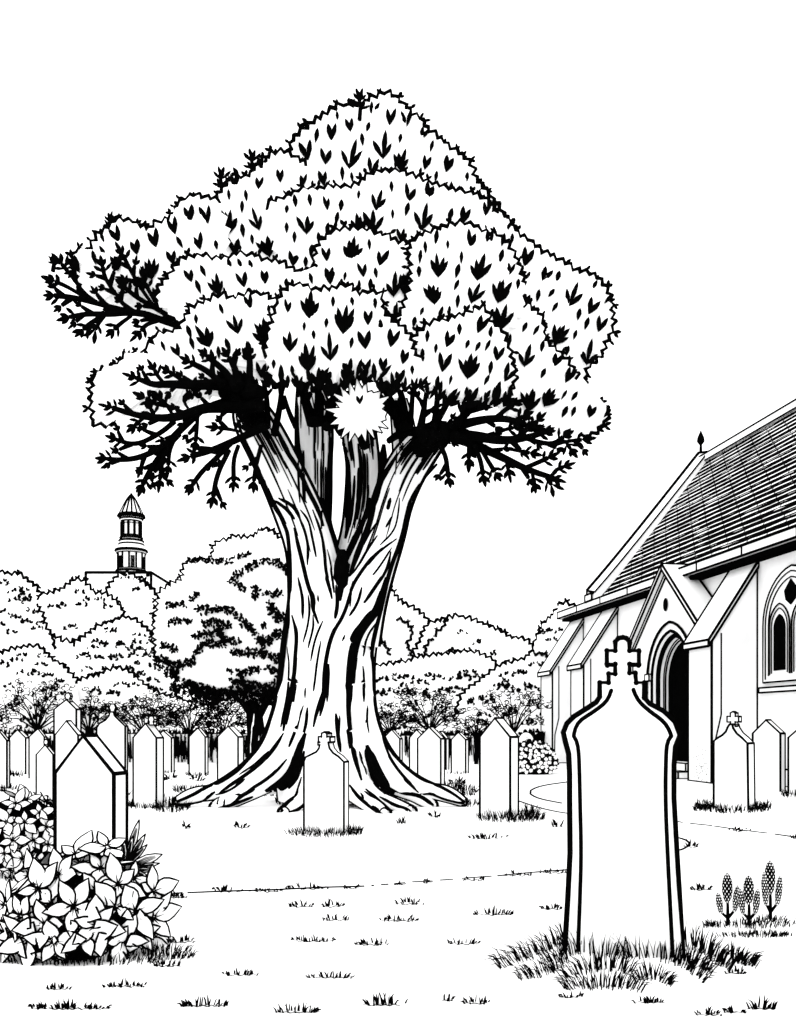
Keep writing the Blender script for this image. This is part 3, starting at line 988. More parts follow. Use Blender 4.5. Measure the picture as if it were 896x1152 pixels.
for pts, r0, r1, d, tp in [(z4([(980, 420), (895, 400), (800, 380), (700, 385), (600, 380), (530, 385), (460, 355)]), 15, 2, .3, 3), (z4([(980, 470), (895, 480), (800, 480), (740, 482), (620, 525), (500, 520), (420, 500), (360, 480)]), 13, 2.2, .32, 3),
                           (z4([(740, 482), (660, 560), (580, 640), (480, 690), (400, 700), (340, 695)]), 8, 2, .35, 3), (z4([(620, 540), (560, 590), (460, 640), (380, 615)]), 5, 2, .35, 3), (z4([(640, 590), (560, 680), (515, 750), (490, 800)]), 6, 2.2, .3, 4), (z4([(580, 660), (565, 730), (560, 780)]), 3, 2, .2, 3),
                           (z4([(630, 600), (600, 660), (595, 720)]), 3, 2, .2, 3), (z4([(1000, 560), (895, 610), (780, 660), (690, 685)]), 8, 2.4, .3, 3), (z4([(860, 630), (800, 690), (740, 745), (700, 800)]), 5, 2.2, .3, 4), (z4([(850, 660), (800, 760), (785, 850)]), 5, 2.2, .25, 3),
                           (z4([(890, 640), (868, 700), (870, 790)]), 4, 2.2, .25, 3), (z4([(720, 500), (715, 570), (710, 620)]), 3.5, 2, .3, 3), (z4([(880, 400), (840, 330), (760, 265)]), 8, 2.5, .2, 3), (z4([(820, 385), (770, 330), (690, 290)]), 7, 2.4, .25, 3),
                           (z4([(680, 385), (620, 340), (600, 330)]), 3.5, 2, 0, 3), (z4([(580, 380), (545, 340), (540, 325)]), 3, 2, 0, 3), (z4([(895, 390), (870, 300), (850, 270)]), 9, 2.5, .1, 3), (z4([(620, 520), (590, 470), (570, 450)]), 3, 2, 0, 3), (z4([(540, 520), (530, 495), (525, 490)]), 2.5, 2, 0, 3),
                           (z4([(895, 580), (850, 570), (810, 565)]), 2.5, 2, .3, 3), (z4([(500, 520), (470, 540), (460, 550)]), 2.5, 2, 0, 3), (z4([(930, 430), (940, 300), (935, 260)]), 9, 2.5, .1, 3),
                           (z4([(985, 640), (972, 690), (960, 740), (955, 790)]), 4, 2, .3, 3), (z4([(690, 500), (650, 440), (690, 410)]), 2.5, 1.6, .3, 2), (z4([(640, 480), (560, 470), (500, 440)]), 3, 2, .3, 3)]:
    twigs(bm, pts, Yb, r0, r1, d, 17, tp)
# the heart of the spray where it leaves the limb
bm.tube([P(250, 442, 14.5), P(272, 438, 14.8), (P(288, 470, 15.9))], [7 * .0145, 13 * .0148, 12 * .0159], 0, 10)
bm.tube([P(240, 458, 14.5), P(268, 452, 14.8), (P(284, 475, 15.9))], [6 * .0145, 10 * .0148, 11 * .0159], 0, 10)
groups.append(bm)
br = MB()   # right spray
Yb = 14.5
for pts, r0, r1, d, tp in [(zr([(20, 600), (100, 590), (200, 545), (350, 520), (450, 550)]), 13, 2.2, .35, 3), (zr([(40, 610), (150, 595), (250, 600), (350, 620), (450, 610), (530, 585)]), 14, 2.4, .3, 4), (zr([(460, 610), (510, 625), (570, 635), (610, 605)]), 4.5, 2.2, .3, 4),
                           (zr([(570, 640), (630, 620), (690, 615)]), 3, 1.8, .3, 3), (zr([(150, 600), (230, 630), (350, 685), (460, 740), (570, 775)]), 11, 2.2, .25, 3), (zr([(460, 730), (520, 705), (550, 690)]), 4.5, 2.2, .2, 3), (zr([(560, 770), (580, 740), (610, 730)]), 3, 2, 0, 3),
                           (zr([(240, 640), (265, 700), (275, 760)]), 4.5, 2.2, .25, 3), (zr([(270, 660), (300, 710), (325, 750)]), 4, 2.2, .2, 3), (zr([(215, 640), (215, 690)]), 4, 2.2, .2, 3), (zr([(90, 630), (118, 680), (125, 730), (130, 770)]), 5, 2.2, .3, 3), (zr([(370, 690), (380, 735)]), 3, 2, .2, 3),
                           (zr([(480, 750), (490, 795)]), 3, 2, 0, 3), (zr([(540, 775), (560, 800)]), 3, 2, 0, 2), (zr([(150, 560), (230, 480), (260, 430), (270, 350)]), 9, 2.5, .22, 3), (zr([(240, 480), (300, 420), (330, 390)]), 4, 2.2, .2, 3), (zr([(60, 570), (110, 490), (140, 430)]), 8, 2.5, .2, 4),
                           (zr([(10, 580), (30, 470), (40, 400)]), 9, 3, .15, 3), (zr([(180, 530), (205, 460), (215, 425)]), 5, 2.2, .2, 3), (zr([(330, 520), (380, 480), (400, 470)]), 4, 2.2, .2, 3), (zr([(400, 540), (440, 520)]), 4, 2.2, 0, 3), (zr([(420, 600), (480, 560), (500, 540)]), 4, 2.2, .2, 3),
                           (zr([(360, 650), (420, 660), (470, 670)]), 2.5, 1.8, .3, 3), (zr([(620, 620), (640, 650)]), 2.5, 1.8, 0, 3), (zr([(60, 590), (80, 480), (85, 400)]), 6, 2.5, .1, 3), (zr([(320, 600), (370, 570), (400, 565)]), 2.5, 1.8, .3, 3)]:
    twigs(br, pts, Yb, r0, r1, d, 17, tp)
br.tube([P(505, 485, 14.6), P(490, 488, 14.9), P(476, 500, 15.9)], [10 * .0146, 15 * .0149, 15 * .0159], 0, 10)
groups.append(br)
RS = .46
bc = MB()   # centre: dark boughs rising into the crown
Yb = 15.2
for pts, r0, r1, d, tp in [(zc([(150, 560), (110, 450), (80, 370), (40, 300)]), 13, 4, .2, 3), (zc([(160, 540), (150, 440), (130, 340), (110, 270)]), 10, 3.5, .15, 3), (zc([(190, 560), (190, 440), (170, 360), (190, 270)]), 9, 3.5, .15, 3), (zc([(220, 590), (245, 470), (250, 400), (290, 330), (300, 270)]), 10, 3.5, .15, 3),
                           (zc([(255, 480), (240, 380), (235, 330)]), 8, 3, .1, 3), (zc([(310, 560), (280, 500), (260, 430)]), 8, 4, 0, 0), (zc([(380, 540), (350, 460), (345, 400), (350, 370)]), 17, 6, .1, 3), (zc([(400, 540), (410, 460), (400, 390), (405, 330)]), 17, 5, .1, 3), (zc([(440, 560), (470, 440), (490, 360), (500, 310)]), 15, 5, .1, 3),
                           (zc([(450, 470), (520, 390), (540, 320), (560, 270)]), 13, 4, .1, 4), (zc([(520, 380), (580, 360), (590, 290), (610, 250)]), 12, 4, .1, 4), (zc([(480, 430), (440, 400), (420, 350)]), 12, 4, .1, 3), (zc([(760, 560), (720, 470), (680, 400), (640, 350)]), 13, 5, .1, 4), (zc([(770, 560), (760, 450), (740, 390), (730, 350)]), 13, 5, .1, 3),
                           (zc([(790, 560), (800, 430), (800, 360), (810, 320)]), 8, 4, .1, 3), (zc([(830, 560), (850, 470), (860, 400), (870, 370)]), 8, 4, .1, 3), (zc([(600, 640), (570, 560), (550, 500)]), 14, 8, 0, 0), (zc([(650, 420), (690, 470), (730, 520)]), 9, 9, 0, 0),
                           (zc([(700, 620), (760, 580), (830, 580)]), 8, 10, 0, 0), (zc([(320, 430), (330, 390), (335, 360)]), 5, 3, .1, 3), (zc([(640, 590), (650, 560), (640, 530)]), 7, 4, .3, 3), (zc([(500, 590), (480, 560), (460, 500)]), 8, 8, .3, 0)]:
    twigs(bc, pts, Yb, r0, r1, d, 20, tp)
groups.append(bc)
for g in groups:
    g.build('branch', [INK], yew)

# ================================================================== BACKGROUND TREES
def scallop(mbx, bvh, x, y, w, lw, Y):
    n = max(3, int(w / 2.6))
    for i in range(n + 1):
        u = i / n
        px, py = x - w / 2 + w * u + rnd.uniform(-.6, .6), y - 2.4 * math.sin(math.pi * u) + rnd.uniform(-.8, .8)
        h, _, _ = hit(bvh, px, py)
        fan(mbx, (px, py + 1.2), rnd.choice((-1, 1)) * rnd.uniform(.3, 1.5), rnd.uniform(3.2, 5.4), 2, (h.y - .08) if h else Y, .3, .5)


def spiky(mbx, bvh, pts, w, L, Y, dens=1.0):
    """dark needle mass along a line: spikes of length L px on both sides, width w px"""
    r = resample(smooth2(pts, 2) if len(pts) > 2 else pts, 2.0)
    for i, p in enumerate(r):
        for _ in range(max(1, int(dens * (1 + w / 3)))):
            x = p.x + rnd.uniform(-1, 1)
            y = p.y + rnd.uniform(-w / 2, w / 2)
            Yh_ = Y
            if bvh is not None:
                h, nn, fi = hit(bvh, x, y)
                if h is not None:
                    Yh_ = h.y - .1
            a = rnd.choice((rnd.gauss(0, .5), rnd.gauss(math.pi, .7), rnd.uniform(-2, 2)))
            l = L * rnd.uniform(.6, 1.2)
            mbx.leaf(P(x, y, Yh_), P(x + math.sin(a) * l, y - math.cos(a) * l, Yh_ - .05), l * .3 * Yh_ / F, VIEW)


BG = 'leafy trees beyond the churchyard'


def bg_tree(label, top, low, Y, rims=None, tf=1.6, tb=3.5, lw=4.8, marks=(), nrand=0, trunk_x=None, amp=2.3, step=3.6, inner=()):
    jt = jag(smooth2(top, 1), step, amp)
    jl = [Vector(p) for p in low]
    poly = jt + jl
    cxp = trunk_x if trunk_x is not None else sum(p.x for p in poly) / len(poly)
    base = P(cxp, HY, Y)
    base.z = 0
    t = thing('leafy_tree', label, 'tree', base, BG)
    mbx = MB()
    cloud_body(mbx, poly, Y, tf, tb)
    bv = mbx.bvh()
    mbx.links([P(p.x, p.y, Y) for p in jt], [lw / 2 * Y / F * rnd.uniform(.8, 1.3) for _ in jt], 1, 5)
    for i in range(len(jt)):
        if rnd.random() < .5:
            fan(mbx, jt[i], rnd.uniform(-3, 3), rnd.uniform(4, 6.5), 2, Y, .28, .7)
    for pts in inner:
        q = jag(smooth2(pts, 1), step, amp)
        stroke(mbx, bv, q, lw * .6, Y - tf, step=2.5, taper=False, sm=0, lift=.08, zig=True)
        for p in q:
            if rnd.random() < .5:
                h, n_, f_ = hit(bv, p.x, p.y)
                fan(mbx, p, rnd.uniform(-3, 3), rnd.uniform(3, 4.5), 2, (h.y - .08) if h else Y, .3, .6)
    for x, y, w in marks:
        scallop(mbx, bv, x, y, w, 1.8, Y - tf)
    n = 0
    xs = [p.x for p in poly]
    ys = [p.y for p in poly]
    tries = 0
    done = []
    while n < nrand * 4 and tries < 600:
        tries += 1
        x, y = rnd.uniform(min(xs), max(xs)), rnd.uniform(min(ys), max(ys))
        if not all(inside(poly, x + a, y + b) for a, b in ((9, 0), (-9, 0), (0, 8), (0, -8))):
            continue
        if any((x - a) ** 2 + ((y - b) * 1.4) ** 2 < 11 ** 2 for a, b in done):
            continue
        done.append((x, y))
        scallop(mbx, bv, x, y, rnd.uniform(6, 12), 1.7, Y - tf)
        n += 1
    mbx.build('crown', [LEAFW, INK], t)
    tk = MB()
    zt = P(0, min(ys) * .4 + max(ys) * .6, Y).z
    tk.tube([base, base + Vector((.05, 0, zt * .5)), base + Vector((0, .3, zt))], [.4, .3, .15], 0, 9)
    for s in (-1, -.3, .4, 1):
        tk.tube([base + Vector((.4 * s, -.1, 0)), base + Vector((.28 * s, -.1, zt * .5))], .035, 1, 5)
    tk.build('trunk', [BARK, INK], t)
    return t


bg_tree('pale rounded tree at the left picture edge, tallest on that side', [(-30, 660), (-15, 644), (0, 642), (10, 647), (20, 645), (30, 652), (40, 661), (45, 668), (44, 681), (52, 693), (57, 708), (60, 730)], [(60, 800), (10, 830), (-30, 800)], 55, nrand=8, marks=((17, 665, 14), (26, 671, 11), (17, 694, 12), (36, 687, 8), (45, 708, 14)))
bg_tree('small round treetop between the left edge tree and the tower', [(46, 669), (55, 670), (66, 665), (75, 661), (81, 654), (90, 652), (98, 659), (107, 668), (120, 668), (130, 676), (137, 686), (140, 692), (133, 695), (115, 701), (108, 711), (95, 717), (76, 721), (64, 714), (55, 708), (52, 692), (45, 680)], [], 49, marks=((70, 681, 10), (97, 675, 8), (112, 675, 12), (88, 666, 8), (94, 680, 10), (120, 682, 8), (80, 706, 16), (60, 684, 12)))
bg_tree('treetop directly in front of the tower base', [(105, 690), (118, 668), (128, 654), (133, 646), (145, 645), (152, 648), (160, 655), (170, 662), (174, 668), (178, 674), (176, 686), (173, 700), (172, 720)], [(172, 760), (140, 800), (105, 760)], 60, marks=((141, 650, 9), (158, 653, 14), (154, 664, 5)))
bg_tree('wide pale tree below the tower, right of the small round treetop', [(84, 724), (98, 716), (110, 705), (125, 700), (135, 696), (145, 695), (155, 700), (167, 711), (175, 720), (184, 722)], [(195, 760), (190, 810), (140, 835), (90, 800)], 44, nrand=10, marks=((123, 710, 10), (110, 722, 10), (156, 715, 12), (135, 727, 12), (148, 730, 8), (130, 739, 12), (166, 738, 8)))
bg_tree('low tree in the left corner above the small gravestones', [(-30, 745), (-10, 733), (0, 736), (12, 731), (25, 730), (36, 726), (47, 730), (56, 741), (70, 748), (78, 758), (86, 766)], [(92, 800), (70, 835), (0, 835), (-30, 800)], 37, nrand=6, marks=((18, 743, 12), (47, 738, 10), (95, 738, 10)))
bg_tree('low tree below the tower, left of the dark tree', [(84, 768), (95, 762), (107, 763), (118, 757), (131, 752), (145, 756), (155, 764), (163, 771), (172, 778), (190, 784), (210, 790)], [(225, 810), (190, 835), (110, 835), (80, 815)], 39, nrand=5, marks=((109, 775, 8), (128, 780, 14), (150, 772, 10), (160, 757, 8)))
# right of the yew
bg_tree('tall tree whose top peeps out right behind the yew trunk', [(400, 640), (420, 640), (432, 650), (438, 660), (444, 672), (453, 680), (462, 683), (472, 689), (479, 697), (484, 705)], [(490, 740), (470, 800), (420, 810), (395, 720)], 56, nrand=2, inner=([(448, 696), (462, 703), (465, 713), (458, 724), (462, 735), (470, 741)], [(425, 716), (434, 724), (438, 737)]))
bg_tree('broad rounded tree between the yew and the church', [(466, 735), (474, 720), (480, 704), (490, 700), (500, 697), (515, 693), (525, 696), (535, 698), (550, 706), (565, 711), (575, 719), (585, 717), (597, 724), (604, 732)], [(610, 770), (560, 810), (490, 800)], 50, nrand=2, inner=([(479, 738), (479, 726), (486, 719)], [(490, 713), (498, 706), (502, 698)]))
bg_tree('low spreading tree under the broad rounded one', [(395, 735), (415, 748), (432, 749), (447, 746), (460, 744), (472, 740), (485, 738), (500, 737), (515, 734), (533, 733), (548, 738), (557, 745), (562, 755)], [(570, 800), (540, 835), (430, 835), (390, 800)], 45, nrand=6,
        marks=((458, 763, 16), (473, 768, 14), (484, 760, 12), (495, 763, 10), (525, 757, 18), (513, 763, 8), (457, 779, 16), (480, 783, 10), (500, 778, 20), (512, 776, 16), (540, 762, 10), (430, 765, 8), (432, 781, 8), (447, 762, 8)))
bg_tree('tree beside the church corner, its top touching the eaves', [(514, 800), (519, 785), (524, 778), (533, 772), (545, 763), (553, 755), (566, 749), (580, 743), (590, 742), (598, 735), (603, 726), (606, 715), (612, 702), (618, 695), (624, 694), (627, 686), (632, 679), (645, 680), (655, 690)], [(668, 740), (660, 820), (580, 838), (520, 825)], 41, nrand=7,
        inner=([(596, 733), (606, 735), (618, 738), (628, 744)],), marks=((570, 760, 10), (588, 757, 10), (568, 767, 8), (602, 748, 10), (582, 777, 6), (597, 775, 14), (548, 785, 12), (610, 712, 8), (618, 710, 6), (565, 774, 6), (608, 794, 8), (553, 790, 8), (536, 787, 10)))

# the dark tree behind the yew
Yd = 30.5
dk = thing('leafy_tree', 'dark layered tree with black undersides directly left behind the yew trunk', 'tree', P(285, HY, Yd) - Vector((0, 0, EYE)), BG)
mbx = MB()
top = [(182, 752), (176, 742), (175, 725), (172, 707), (176, 690), (178, 674), (180, 665), (190, 659), (197, 655), (207, 650), (206, 638), (215, 630), (228, 632), (240, 630), (240, 614), (250, 606), (258, 609), (262, 602), (275, 606), (288, 604), (295, 595), (305, 598), (315, 605), (326, 611), (338, 630), (342, 660)]
jt = jag(smooth2(top, 1), 3.4, 2.4)
poly = jt + [Vector(p) for p in ((345, 720), (335, 780), (300, 796), (260, 790), (225, 782), (200, 768))]
cloud_body(mbx, poly, Yd, 1.0, 2.6)
bv = mbx.bvh()
mbx.links([P(p.x, p.y, Yd) for p in jt], [1.9 * Yd / F * rnd.uniform(.8, 1.3) for _ in jt], 1, 5)
for p in jt:
    if rnd.random() < .7:
        fan(mbx, p, rnd.uniform(-3, 3), rnd.uniform(3.5, 6), 2, Yd, .3, .6)
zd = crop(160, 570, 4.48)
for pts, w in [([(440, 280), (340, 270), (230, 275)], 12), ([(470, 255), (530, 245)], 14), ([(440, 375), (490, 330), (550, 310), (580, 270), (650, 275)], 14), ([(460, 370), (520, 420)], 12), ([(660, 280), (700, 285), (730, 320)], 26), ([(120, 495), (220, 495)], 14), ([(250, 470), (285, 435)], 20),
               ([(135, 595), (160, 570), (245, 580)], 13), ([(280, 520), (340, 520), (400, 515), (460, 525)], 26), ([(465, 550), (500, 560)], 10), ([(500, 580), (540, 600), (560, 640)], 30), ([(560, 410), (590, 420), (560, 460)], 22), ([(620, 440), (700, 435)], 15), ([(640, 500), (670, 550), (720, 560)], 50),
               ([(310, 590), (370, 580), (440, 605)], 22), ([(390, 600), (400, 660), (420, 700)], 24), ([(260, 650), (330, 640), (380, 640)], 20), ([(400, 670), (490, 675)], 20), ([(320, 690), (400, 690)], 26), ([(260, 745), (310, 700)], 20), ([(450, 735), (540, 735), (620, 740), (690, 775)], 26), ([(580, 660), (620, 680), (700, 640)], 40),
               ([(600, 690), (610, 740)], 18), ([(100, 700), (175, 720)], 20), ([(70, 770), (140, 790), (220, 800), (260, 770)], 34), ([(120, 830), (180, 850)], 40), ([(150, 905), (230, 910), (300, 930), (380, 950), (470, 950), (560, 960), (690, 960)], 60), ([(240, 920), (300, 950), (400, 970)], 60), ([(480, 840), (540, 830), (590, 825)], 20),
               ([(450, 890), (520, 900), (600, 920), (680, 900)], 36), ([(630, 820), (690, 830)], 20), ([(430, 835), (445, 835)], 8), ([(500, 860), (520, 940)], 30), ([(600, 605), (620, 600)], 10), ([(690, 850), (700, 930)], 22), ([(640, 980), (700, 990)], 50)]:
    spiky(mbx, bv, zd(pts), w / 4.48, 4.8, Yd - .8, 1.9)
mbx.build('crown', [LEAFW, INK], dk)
tk = MB()
tk.tube([P(291, 862, Yd - .3), P(289, 830, Yd - .3), P(286, 800, Yd - .2), P(284, 780, Yd)], [14 * Yd / F, 10.5 * Yd / F, 9 * Yd / F, 7 * Yd / F], 0, 12)
tk.tube([P(285, 806, Yd - .3), P(272, 790, Yd - .6), P(258, 778, Yd - .8)], [5 * Yd / F, 3 * Yd / F, 2.5 * Yd / F], 0, 8)
tk.tube([P(291, 806, Yd - .3), P(300, 790, Yd - .5), P(304, 776, Yd - .6)], [5 * Yd / F, 4 * Yd / F, 3 * Yd / F], 0, 8)
tb_ = tk.bvh()
for i in range(9):
    x = rnd.uniform(279, 299)
    y0 = rnd.uniform(800, 845)
    stroke(tk, tb_, [(x, y0), (x + rnd.uniform(-2, 2), y0 + rnd.uniform(8, 18))], rnd.uniform(.9, 1.6), Yd - .5)
tk.build('trunk', [INK, BARK], dk)

# ================================================================== BARE BUSHES AND HEDGE
BG2 = 'twiggy bushes behind the gravestones'


def twiggy(label, bx, by, R, Y, n=11, dots=70, spread=1.15, seed=1):
    rg = random.Random(seed)
    base = P(bx, by, Y)
    t = thing('twiggy_bush', label, 'bush', Vector((base.x, Y, 0)), BG2)
    sm, lv = MB(), MB()
    k = Y / F
    sm.tube([Vector((base.x, Y, 0)), base], [2.4 * k, 2.0 * k], 0, 6)
    tips = []
    for i in range(n):
        a = (i / (n - 1) - .5) * 2 * spread + rg.uniform(-.1, .1)
        L = R * rg.uniform(.75, 1.2)
        m1 = (bx + math.sin(a * .8) * L * .5, by - math.cos(a * .8) * L * .5)
        e = (bx + math.sin(a) * L, by - math.cos(a) * L)
        dy = rg.uniform(-.8, .8)
        sm.tube([base, P(m1[0], m1[1], Y + dy * .5), P(e[0], e[1], Y + dy)], [1.0 * k, .75 * k, .4 * k], 0, 5)
        tips.append((e, dy))
        for _ in range(4):
            u = rg.uniform(.3, .9)
            q = (bx + (e[0] - bx) * u, by + (e[1] - by) * u)
            b = a + rg.choice((-1, 1)) * rg.uniform(.4, .8)
            l = R * rg.uniform(.15, .32)
            e2 = (q[0] + math.sin(b) * l, q[1] - math.cos(b) * l)
            sm.tube([P(q[0], q[1], Y + dy * u), P(e2[0], e2[1], Y + dy)], [.55 * k, .35 * k], 0, 4)
            tips.append((e2, dy))
    for _ in range(int(dots * 1.6)):
        (x, y), dy = rg.choice(tips)
        x += rg.gauss(0, R * .09)
        y += rg.gauss(0, R * .07)
        a = rg.uniform(0, 6.28)
        # little curled leaf
        pts = [P(x + 2.6 * math.cos(a + s), y + 1.8 * math.sin(a + s), Y + dy) for s in (0, .9, 1.8, 2.7, 3.6)]
        lv.tube(pts, .62 * k, 0, 4)
    sm.build('stem', [INK], t)
    lv.build('leaves', [INK], t)


twiggy('bare twiggy bush behind the small gravestones at the left edge', 42, 822, 50, 33, 13, 130, 1.2, 3)
twiggy('twiggy bush behind the round shouldered knobbed gravestone', 100, 824, 38, 33, 9, 90, 1.1, 4)
twiggy('leafy twiggy bush behind the thick sided knobbed gravestone', 163, 826, 42, 33, 11, 150, 1.15, 5)
twiggy('leafy twiggy bush behind the smaller plain gravestone left of the dark trunk', 213, 826, 40, 33.5, 10, 170, 1.1, 6)
twiggy('leafy twiggy bush between the dark trunk and the larger plain gravestone', 252, 826, 38, 34, 9, 150, 1.1, 7)
twiggy('twiggy bush just right of the yew trunk', 440, 826, 36, 33.5, 9, 90, 1.1, 8)
twiggy('full twiggy bush behind the tall gravestone right of the yew', 484, 824, 46, 33, 13, 150, 1.15, 9)
twiggy('twiggy bush behind the thick gabled gravestone by the church', 578, 826, 42, 34, 9, 100, .8, 10)
twiggy('low twiggy bush left of the thick gabled gravestone', 536, 830, 26, 33.5, 8, 60, 1.1, 11)


def hedge(label, x0, x1, Y, ytop):
    b = P((x0 + x1) / 2, HY, Y)
    t = MB()
    zt = P(0, ytop, Y).z
    xa, xb = P(x0, 0, Y).x, P(x1, 0, Y).x
    vs = [(xa, Y, 0), (xb, Y, 0), (xb, Y + .9, 0), (xa, Y + .9, 0), (xa, Y, zt), (xb, Y, zt), (xb, Y + .9, zt), (xa, Y + .9, zt)]
    t.add(vs, [(0, 1, 5, 4), (1, 2, 6, 5), (2, 3, 7, 6), (3, 0, 4, 7), (4, 5, 6, 7)], 0)
    n = int((x1 - x0) * 1.7)
    for i in range(n):
        x = rnd.uniform(xa, xb)
        z0 = rnd.uniform(0, zt * .55)
        h_ = rnd.uniform(.35, .8)
        t.tube([(x, Y - .02, z0), (x + rnd.uniform(-.08, .08), Y - .02, min(zt, z0 + h_))], rnd.uniform(.018, .04), 1, 4)
    for i in range(n):
        x = rnd.uniform(xa, xb)
        t.leaf((x, Y + rnd.uniform(0, .5), zt - .25), (x + rnd.uniform(-.25, .25), Y + rnd.uniform(0, .5), zt + rnd.uniform(0, .28)), .05, VIEW)
    o = t.build('hedge', [LEAFW, INK], origin=Vector((b.x, Y, 0)))
    tag(o, label, 'hedge')


hedge('dark clipped hedge behind the gravestones left of the yew', -30, 345, 35.0, 826)
hedge('dark clipped hedge behind the gravestones right of the yew', 405, 560, 35.5, 828)

# ================================================================== TOWER
Yw = 120.0
kw = Yw / F
tb = P(148, HY, Yw)
tb.z = 0
tower = thing('tower', 'distant stone tower with domed lantern rising above the treetops', 'tower', tb)


def ring_pts(r, z, n=16, ph=0):
    return [Vector((tb.x + r * math.cos(2 * math.pi * i / n + ph), Yw + r * math.sin(2 * math.pi * i / n + ph), z)) for i in range(n)]


def zpx(y):
    return EYE + (HY - y) * kw


def lathe(m, prof, mi=0, n=20):
    vs, fs = [], []
    for r, y in prof:
        vs += ring_pts(r * kw, zpx(y), n)
    for i in range(len(prof) - 1):
        for j in range(n):
            j2 = (j + 1) % n
            fs.append((i * n + j, i * n + j2, (i + 1) * n + j2, (i + 1) * n + j))
    m.add(vs, fs, mi)


def rline(m, r, y, w):
    q = ring_pts(r * kw, zpx(y), 20)
    m.tube(q + [q[0]], w * kw / 2, 1, 5)


m = MB()
x0, x1 = (109 - CX) * kw, (180 - CX) * kw
ztop = zpx(650)
vs = [(x0, Yw - 4.2, 0), (x1, Yw - 4.2, 0), (x1, Yw + 4.2, 0), (x0, Yw + 4.2, 0), (x0, Yw - 4.2, ztop), (x1, Yw - 4.2, ztop), (x1, Yw + 4.2, ztop), (x0, Yw + 4.2, ztop)]
m.solid([Vector(v) for v in vs], [(0, 1, 5, 4), (1, 2, 6, 5), (2, 3, 7, 6), (3, 0, 4, 7), (4, 5, 6, 7)], 1.7 * kw)
for xc in (167,):
    c = P(xc, 647, Yw - 4)
    m.ellipsoid(c, (3 * kw, 3 * kw, 3 * kw), 1, 8, 6)
m.build('tower_base', [STONE, INK], tower)
m = MB()
lathe(m, [(0, 652), (16, 652), (16, 641), (14.5, 641), (14.5, 624), (16.5, 622), (16.5, 619), (13, 612), (13, 609), (0, 609)])
for r, y, w in ((16.2, 643, 3), (15.2, 641, 2), (16.8, 620, 3.6), (16, 623, 1.5), (13.6, 613, 2.2), (13.2, 609, 2.4), (14.4, 616, 1)):
    rline(m, r, y, w)
for i in range(12):
    a = 2 * math.pi * i / 12 + .13
    q = [Vector((tb.x + 14.8 * kw * math.cos(a), Yw + 14.8 * kw * math.sin(a), zpx(y))) for y in (641, 623)]
    m.tube(q, 1.2 * kw, 1, 5)
for i in range(12):
    a = 2 * math.pi * i / 12 + .13 + math.pi / 12
    for da in (-.1, 0, .1):
        if i % 2:
            q = [Vector((tb.x + 14.6 * kw * math.cos(a + da), Yw + 14.6 * kw * math.sin(a + da), zpx(y))) for y in (640, 627)]
            m.tube(q, .75 * kw, 1, 5)
m.build('lower_lantern', [STONE, INK], tower)
m = MB()
lathe(m, [(0, 609), (10, 609), (10, 588), (12, 586), (12, 583), (0, 583)])
for r, y, w in ((12, 605.5, 2.6), (10.8, 603, 1.6), (11, 587, 2), (12.4, 584.5, 2), (11.4, 590, 1)):
    rline(m, r, y, w)
for i in range(10):
    a = 2 * math.pi * i / 10 + .31
    q = [Vector((tb.x + 10.6 * kw * math.cos(a), Yw + 10.6 * kw * math.sin(a), zpx(y))) for y in (605, 588)]
    m.tube(q, 1.6 * kw, 1, 5)
m.build('upper_lantern', [STONE, INK], tower)
m = MB()
prof = [(13.6, 582), (13, 579), (10.6, 574), (7.8, 568), (5.0, 562.5), (2.6, 559), (1.0, 557), (0, 556.5)]
lathe(m, prof)
rline(m, 13.4, 581, 5)
rline(m, 12.6, 579, 2)
for i in range(14):
    a = 2 * math.pi * i / 14 + .1
    m.tube([Vector((tb.x + r * kw * 1.01 * math.cos(a), Yw + r * kw * 1.01 * math.sin(a), zpx(y))) for r, y in prof[:-1]], [1.1 * kw] * 7, 1, 5)
d = m.build('dome', [STONE, INK], tower)
m = MB()
m.tube([P(148, 560, Yw), P(148, 555, Yw)], [1.0 * kw, 1.3 * kw], 1, 7)
m.build('finial', [STONE, INK], d)

# ================================================================== CHURCH
dv = Vector((-.1657, .9862, 0))
iv = Vector((.9862, .1657, 0))      # into the building
O = Vector((11.72, 0, 0))


def K(t, q, z):
    return O + dv * t + iv * q + Vector((0, 0, z))


def tY(Y, q):
    return (Y - .1657 * q) / .9862


church = thing('church', 'old plastered church with steep slate roof, buttresses and gabled porch', 'church', K(tY(22, 1.26), 1.26, 0))
QW = 1.262
RL = .035     # default ink radius


def kbox(m, t0, t1, q0, q1, z0, z1, r=RL):
    vs = [K(t0, q0, z0), K(t1, q0, z0), K(t1, q1, z0), K(t0, q1, z0), K(t0, q0, z1), K(t1, q0, z1), K(t1, q1, z1), K(t0, q1, z1)]
    m.solid(vs, [(0, 1, 5, 4), (1, 2, 6, 5), (2, 3, 7, 6), (3, 0, 4, 7), (4, 5, 6, 7), (3, 2, 1, 0)], r)


tfar = tY(34.6, QW)
tnear = tY(9.0, QW)
QB = 9.3
ZE, ZR, QR = 5.72, 11.36, 5.28
tg = tY(32.9, .87)       # the gable with its coping
m = MB()
vs = [K(tnear, QW, 0), K(tfar, QW, 0), K(tfar, QB, 0), K(tnear, QB, 0), K(tnear, QW, ZE), K(tfar, QW, ZE), K(tfar, QB, ZE), K(tnear, QB, ZE)]
m.solid(vs, [(0, 1, 5, 4), (1, 2, 6, 5), (2, 3, 7, 6), (3, 0, 4, 7)], RL * .8)
# gable walls up to the ridge
for t in (tg - .05, tnear + .3):
    m.add([K(t, QW, ZE), K(t, QB, ZE), K(t, QR, ZR - .15)], [(0, 1, 2)], 0)
m.build('nave_wall', [PLASTER, INK], church)
